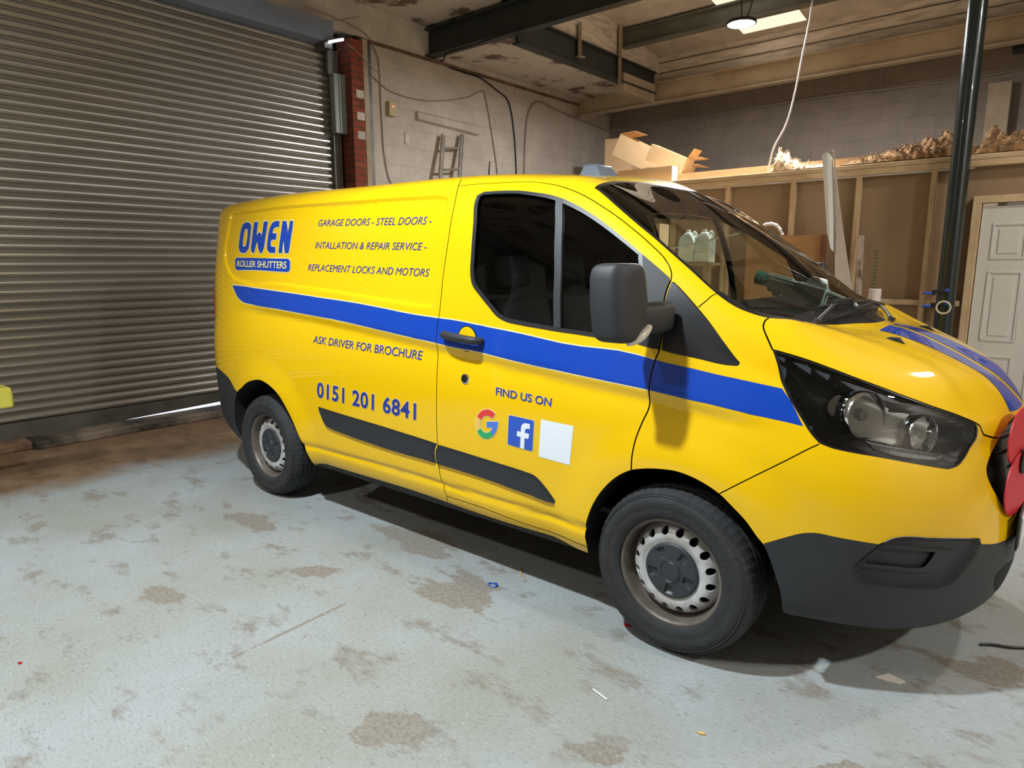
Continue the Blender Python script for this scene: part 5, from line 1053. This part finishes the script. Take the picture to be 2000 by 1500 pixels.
wool('mineral_wool', -.86, .12, 4.02, 4.27, lambda a: .02+.19*max(0, a)**1.15, M_wool, 'brown mineral wool rising along the partition top, left of the pipe column', 5)
wool('mineral_wool', .22, 1.6, 4.04, 4.27, lambda a: .12+.10*math.exp(-((a-.06)/.05)**2)+.10*a, M_wool, 'thick brown mineral wool on the partition above the white door', 8)

# boards leaning on the partition
def lean(name, x, w, t, z0, z1, y0, y1, m, label, cat='board', x2=None, parts=None):
    x2 = x if x2 is None else x2
    a, b = Vector((x, y0, z0)), Vector((x2, y1, z1)); o = MB().bar(a, b, w, t, up=(0, 1, 0)).build(name, m, None, bevel=.002); return tag(o, label, cat)
M_pbw = mat('white_plasterboard', (206, 196, 188), .8, var=.1, scale=5)
M_ply = mat('orange_plywood', (180, 136, 90), .55, var=.15, scale=4, stretch=(1, 1, 5)); M_oldw = mat('weathered_plank', (178, 164, 148), .85, col2=(92, 78, 66), scale=9, stretch=(2, 2, .6), contrast=(.35, .55)); M_brw = mat('reddish_board', (126, 82, 56), .6, var=.2, scale=5)
tb = MB().add([(-.94, 3.74, 2.53), (-.90, 3.74, 2.545), (-.87, 3.80, 2.50), (-.76, 3.80, 1.60), (-.80, 3.74, 1.66), (-.84, 3.74, 1.80), (-.93, 3.752, 2.53), (-.89, 3.752, 2.545), (-.86, 3.812, 2.50), (-.75, 3.812, 1.60), (-.79, 3.752, 1.66), (-.83, 3.752, 1.80)],
   [(0, 1, 4, 5), (1, 2, 3, 4), (6, 11, 10, 7), (7, 10, 9, 8), (0, 6, 7, 1), (1, 7, 8, 2), (3, 9, 10, 4), (4, 10, 11, 5), (2, 8, 9, 3), (5, 11, 6, 0)])
tag(tb.build('plasterboard_offcut', mat('pale_board_edge', (222, 222, 216), .7), None), 'narrow folded white plasterboard strip, left of the two tall pieces', 'board')
zz = []
pl_ = [(-.872, 2.575), (-.848, 2.57)]
for i in range(1, 18): pl_.append((-.848+.271*(i/17)**1.15, 2.57-1.32*i/17))
pl_ += [(-.50, .02), (-.74, .02), (-.735, 1.28)]
for i in range(16): pl_.append((-.752-.045*(i/15)-.004*(i % 2)-(.052*max(0, (i-6)/9)), 1.5+1.03*i/15))
tp = MB().prism(pl_, 0, .0125, lambda a, b, h: (a, 3.70+h+.09*(b/2.57), b)); tag(tp.build('plasterboard_offcut', M_pbw, None), 'tall tapering plasterboard piece with a broken edge leaning on the partition', 'board')
pw = MB().box((-1.66, 0, -.62), (-.905, .018, .42)).build('plywood_sheet', M_ply, None); pw.location = (0, 3.855, 1.375); tag(pw, 'orange plywood sheet standing behind the windscreen, left of the tall plasterboard', 'board')
pw.data.transform(Matrix.Translation((0, 0, 0)))
lean('timber_board', -.885, .055, .02, .0, 1.80, 3.78, 3.83, M_brw, 'dark reddish board on edge between plywood sheet and tall plasterboard', x2=-.89)
lean('timber_plank', -.47, .048, .022, .0, 1.775, 3.70, 3.93, M_oldw, 'weathered whitish plank leaning on the partition beside the white roll', x2=-.585)
rl = tag(empty('paper_roll', (-.39, 3.72, 0)), 'white roll standing against the partition behind the bonnet', 'roll')
MB().lathe([(.03, 0), (.052, 0), (.052, 1.285), (.03, 1.285), (.03, 0)], (0, 0, 0), (.01, 0, 1), 28).build('rolled_sheet', mat('matt_white_roll', (218, 208, 204), .7), rl, smooth=.6)
wb = MB().tube(bez([(-1.50, 3.86, 1.90), (-1.44, 3.84, 1.915), (-1.37, 3.83, 1.905), (-1.32, 3.83, 1.86), (-1.29, 3.83, 1.80)], 6), [.012, .016, .014, .018, .02]*5, 8)
tag(wb.build('plastic_strip', mat('white_film', (226, 222, 226), .35), None, smooth=.8), 'crumpled white plastic strip lying over the top of the plywood sheet', 'strip')
# bench behind the van, seen through the cab
bn_ = tag(empty('work_bench', (-2.1, 3.45, 0)), 'wooden bench behind the van, seen through the cab windows', 'bench')
MB().box((-.85, -.25, 1.50), (.35, .25, 1.53)).build('bench_top', M_pinex, bn_)
MB().box((-.85, -.27, 1.06), (.75, .25, 1.10)).build('lower_shelf', M_pinex, bn_)
for x in (-.8, .3):
    for y in (-.22, .22): MB().box((x-.03, y-.03, 0), (x+.03, y+.03, 1.5)).build('bench_leg', M_pine, bn_)
M_jug = mat('milky_plastic', (226, 232, 226), .4)
def jug(x, y, z0, lab):
    r = tag(empty('jerrycan', (x, y, z0)), lab, 'container', 'two white jerrycans')
    v = []; prof = [(0, 1), (.20, 1), (.25, .86), (.29, .42), (.305, .36)]
    for z_, s in prof: v += [(-.085*s, -.07*min(1, s+.2), z_), (.085*s, -.07*min(1, s+.2), z_), (.085*s, .07*min(1, s+.2), z_), (-.085*s, .07*min(1, s+.2), z_)]
    f = [(3, 2, 1, 0)]+[(i*4+k, i*4+(k+1) % 4, i*4+4+(k+1) % 4, i*4+4+k) for i in range(4) for k in range(4)]+[(16, 17, 18, 19)]
    MB().add(v, f).build('jug_body', M_jug, r, bevel=.012, seg=3, smooth=.7)
    MB().tube(bez([(.03, 0, .28), (.06, 0, .31), (.085, 0, .27), (.08, 0, .20)], 5), .012, 8).build('grip', M_jug, r, smooth=.8)
    MB().lathe([(0, .335), (.022, .335), (.024, .33), (.024, .30)], (-.01, 0, 0), (0, 0, 1), 18).build('screw_cap', mat('white_cap', (236, 236, 232), .4), r, smooth=.6); return r
jug(-2.10, 3.42, 1.53, 'left one of the two white jerrycans on the bench seen through the windscreen')
jug(-1.92, 3.42, 1.53, 'right one of the two white jerrycans on the bench seen through the windscreen')
cbx = carton('cardboard_box', (-2.58, 3.45, 1.53), (.34, .26, .40), (0, 0, .1), 'labelled cardboard box beside the white jerrycans, seen through the windscreen', (), None, False)
MB().box((-.10, -.136, .14), (.10, -.131, .30)).build('paper_label', M_white, cbx)
pw2 = tag(MB().bar((-2.75, 3.14, 1.56), (-1.45, 3.14, 1.80), .03, .012).build('white_batten', mat('white_strip', (224, 228, 224), .5), None), 'thin white batten slanting in front of the jerrycans, seen through the windscreen', 'batten')
MB().box((-2.62, 3.12, 1.10), (-2.60, 3.16, 1.60)).box((-1.62, 3.12, 1.10), (-1.60, 3.16, 1.77)).build('prop', M_pine, pw2)
# clamps and tape on the column
M_clb = mat('blue_clamp_plastic', (30, 74, 170), .4); M_blk2 = mat('black_clamp_plastic', (22, 22, 24), .45)
def clamp(z_, lab):
    r = tag(empty('bar_clamp', (.163, 3.786, z_)), lab, 'clamp', 'two small blue clamps')
    MB().box((-.085, -.03, -.014), (.0, .0, .014)).box((-.10, -.02, -.035), (-.07, -.005, .01)).box((-.02, -.02, -.012), (.03, .0, .02)).build('clamp_body', M_blk2, r, bevel=.004)
    MB().box((-.165, -.032, -.028), (-.09, -.006, -.008)).build('handle', M_clb, r, bevel=.005)
    MB().lathe([(0, .02), (.014, .02), (.018, .0)], (.015, -.005, .008), (0, -1, 0), 14).build('trigger', M_clb, r, smooth=.6); return r
clamp(1.275, 'upper small blue-handled clamp on the pipe column'); clamp(1.16, 'lower small blue-handled clamp on the pipe column, above the tape ring')
tag(MB().lathe([(.046, -.012), (.060, -.012), (.060, .012), (.046, .012), (.046, -.012)], (.168, 3.755, 1.137), (.15, -1, 0), 36).build('tape_ring', mat('cream_tape', (214, 204, 176), .6), None, smooth=.6), 'cream ring of tape hanging on the pipe column', 'tape')
# paper poppy on the grille
M_pop = mat('red_poppy', (190, 38, 50), .5)
def poppy():
    r = tag(empty('poppy_badge', (1.004, -.205, .815)), 'large red poppy with a black centre fixed to the grille', 'badge'); r.rotation_euler = (0, 0, R_(-10))
    def lobe(cy, cz, ry, rz_, wob): return [(cy+ry*math.cos(t)*(1+wob*math.cos(3*t)), cz+rz_*math.sin(t)*(1+wob*math.cos(3*t))) for t in [2*math.pi*i/48 for i in range(48)]]
    for k, (cy, cz, ry, rz_, h0) in enumerate(((-.02, .095, .155, .105, .0), (-.005, -.085, .170, .115, .008))):
        MB().prism(lobe(cy, cz, ry, rz_, .05), h0, h0+.005, lambda a, b, h: (h, a, b)).build('petal', M_pop, r)
    MB().prism(lobe(0, 0, .045, .05, .0), .014, .022, lambda a, b, h: (h, a, b)).build('poppy_centre', M_blk2, r, bevel=.003)
    MB().box((-.02, -.03, -.03), (.0, .03, .03)).build('mount', M_blk2, r)
    return r
poppy()
# toy blaster on the dashboard
tg = tag(empty('toy_blaster', (-.07, .10, 1.447)), 'grey-green toy blaster with a teal muzzle lying on the dashboard', 'toy'); tg.rotation_euler = (0, R_(14), R_(-8))
M_toy = mat('sage_plastic', (226, 238, 234), .4); M_teal = mat('teal_clear_plastic', (24, 150, 136), .2, coat=.5)
MB().lathe([(.020, -.02), (.030, -.0), (.034, .05), (.030, .05), (.022, .01), (.022, -.02)], (-.0, 0, 0), (-1, 0, 0), 28).build('muzzle', M_teal, tg, smooth=.6)
MB().box((.0, -.022, -.028), (.17, .022, .030)).box((.02, -.026, .0), (.15, -.022, .016)).box((.02, .022, .0), (.15, .026, .016)).box((.01, -.009, .03), (.13, .009, .038)).build('barrel_shroud', M_toy, tg, bevel=.004)
b_ = MB()
for i in range(9): b_.box((.03+i*.019, -.024, -.046), (.041+i*.019, .024, -.028))
b_.box((.02, -.018, -.04), (.20, .018, -.026)).build('ribbed_grip', M_toy, tg, bevel=.003)
MB().box((.16, -.026, -.042), (.30, .026, .034)).prism([(.19, .034), (.21, .075), (.28, .075), (.30, .034)], -.010, .010, lambda a, b, h: (a, h, b)).build('receiver', M_toy, tg, bevel=.004)
MB().tube(bez([(.29, 0, .02), (.36, 0, .012), (.43, 0, .0), (.445, 0, -.03), (.42, 0, -.046), (.34, 0, -.046), (.24, 0, -.046)], 6), .013, 10).build('stock', M_toy, tg, smooth=.8)
MB().box((.23, -.012, -.068), (.27, .012, -.04)).box((.05, -.012, -.062), (.08, .012, -.045)).build('pistol_grip', M_toy, tg, bevel=.004)
sp = tag(MB().prism([(-.10, -.035), (.08, -.015), (.10, .01), (-.02, .03), (-.10, .02)], 0, .006, lambda a, b, h: (a, b, h)).build('paper_slip', mat('pale_blue_paper', (150, 172, 184), .7), None), 'pale blue slip of paper on the dashboard, nearer than the toy', 'paper')
sp.location = (-.16, -.30, 1.318); sp.rotation_euler = (0, -.13, .4)
# yellow padded beam end at the left edge
yb = tag(empty('padded_beam', (-4.6, -2.3, 0)), 'lime yellow padded beam end poking in at the left edge', 'beam')
M_lime = mat('lime_foam', (226, 222, 92), .8, bump=.4, bscale=50)
MB().box((-.12, -.6, .55), (.08, .345, .69)).box((-.125, .25, .545), (.0, .368, .65)).build('foam_sleeve', M_lime, yb, bevel=.012)
MB().box((-.06, -.55, 0), (.02, -.45, .56)).box((-.2, -.6, 0), (.15, -.4, .02)).build('support_post', M_steel_grey, yb)
# litter on the floor
def slab_(name, pts, h, m, label, cat, z0=.001): return tag(MB().prism(pts, z0, z0+h, lambda a, b, h: (a, b, h)).build(name, m, None), label, cat)
slab_('paper_scrap', [(.68, -.615), (.715, -.555), (.775, -.57), (.76, -.60), (.72, -.612)], .004, mat('scrap_paper', (210, 208, 200), .8), 'white scrap of paper on the floor in front of the front wheel', 'paper')
tag(MB().tube(bez([(.955, -.10, .006), (.99, -.075, .008), (1.05, -.05, .008), (1.16, .02, .01), (1.3, .06, .008)], 5), .006, 6).build('rubber_strip', M_blk2, None, smooth=.8), 'thin black rubber strip on the floor at the right edge', 'strip')
tag(MB().tube([(-.905+.022*math.cos(t), -.979+.016*math.sin(t), .006+.004*math.sin(2*t)) for t in [2*math.pi*i/20 for i in range(20)]], .004, 6, closed=True).build('blue_loop', M_clb, None, smooth=.8), 'small blue plastic loop on the floor below the front door', 'loop')
tag(MB().tube(bez([(-.92, -.75, .004), (-.88, -.80, .008), (-.81, -.845, .004)], 5), [.002]*4+[.004]*3+[.003]*4, 6).build('twig', mat('straw', (170, 140, 96), .8), None, smooth=.8), 'straw-coloured twig on the floor beside the blue loop', 'twig')
slab_('red_chip', [(-.235, -.885), (-.215, -.875), (-.205, -.888), (-.222, -.895)], .006, mat('red_chip', (176, 24, 40), .5), 'tiny red chip on the floor beside the front tyre', 'chip')
slab_('red_chip', [(-1.895, -2.645), (-1.883, -2.638), (-1.88, -2.648), (-1.89, -2.652)], .005, MATS['red_chip'], 'tiny red chip on the floor at the lower left', 'chip')
tag(MB().tube([(-.085, -1.35, .004), (-.012, -1.37, .005)], .003, 6).build('white_tie', MATS['white_strip'], None, smooth=.8), 'thin white plastic tie on the floor in the foreground', 'tie')
slab_('wood_chip', [(.305, -1.318), (.325, -1.308), (.332, -1.316), (.315, -1.325)], .005, mat('wood_chip', (206, 170, 110), .8), 'small pale wood chip on the floor at the lower right', 'chip')
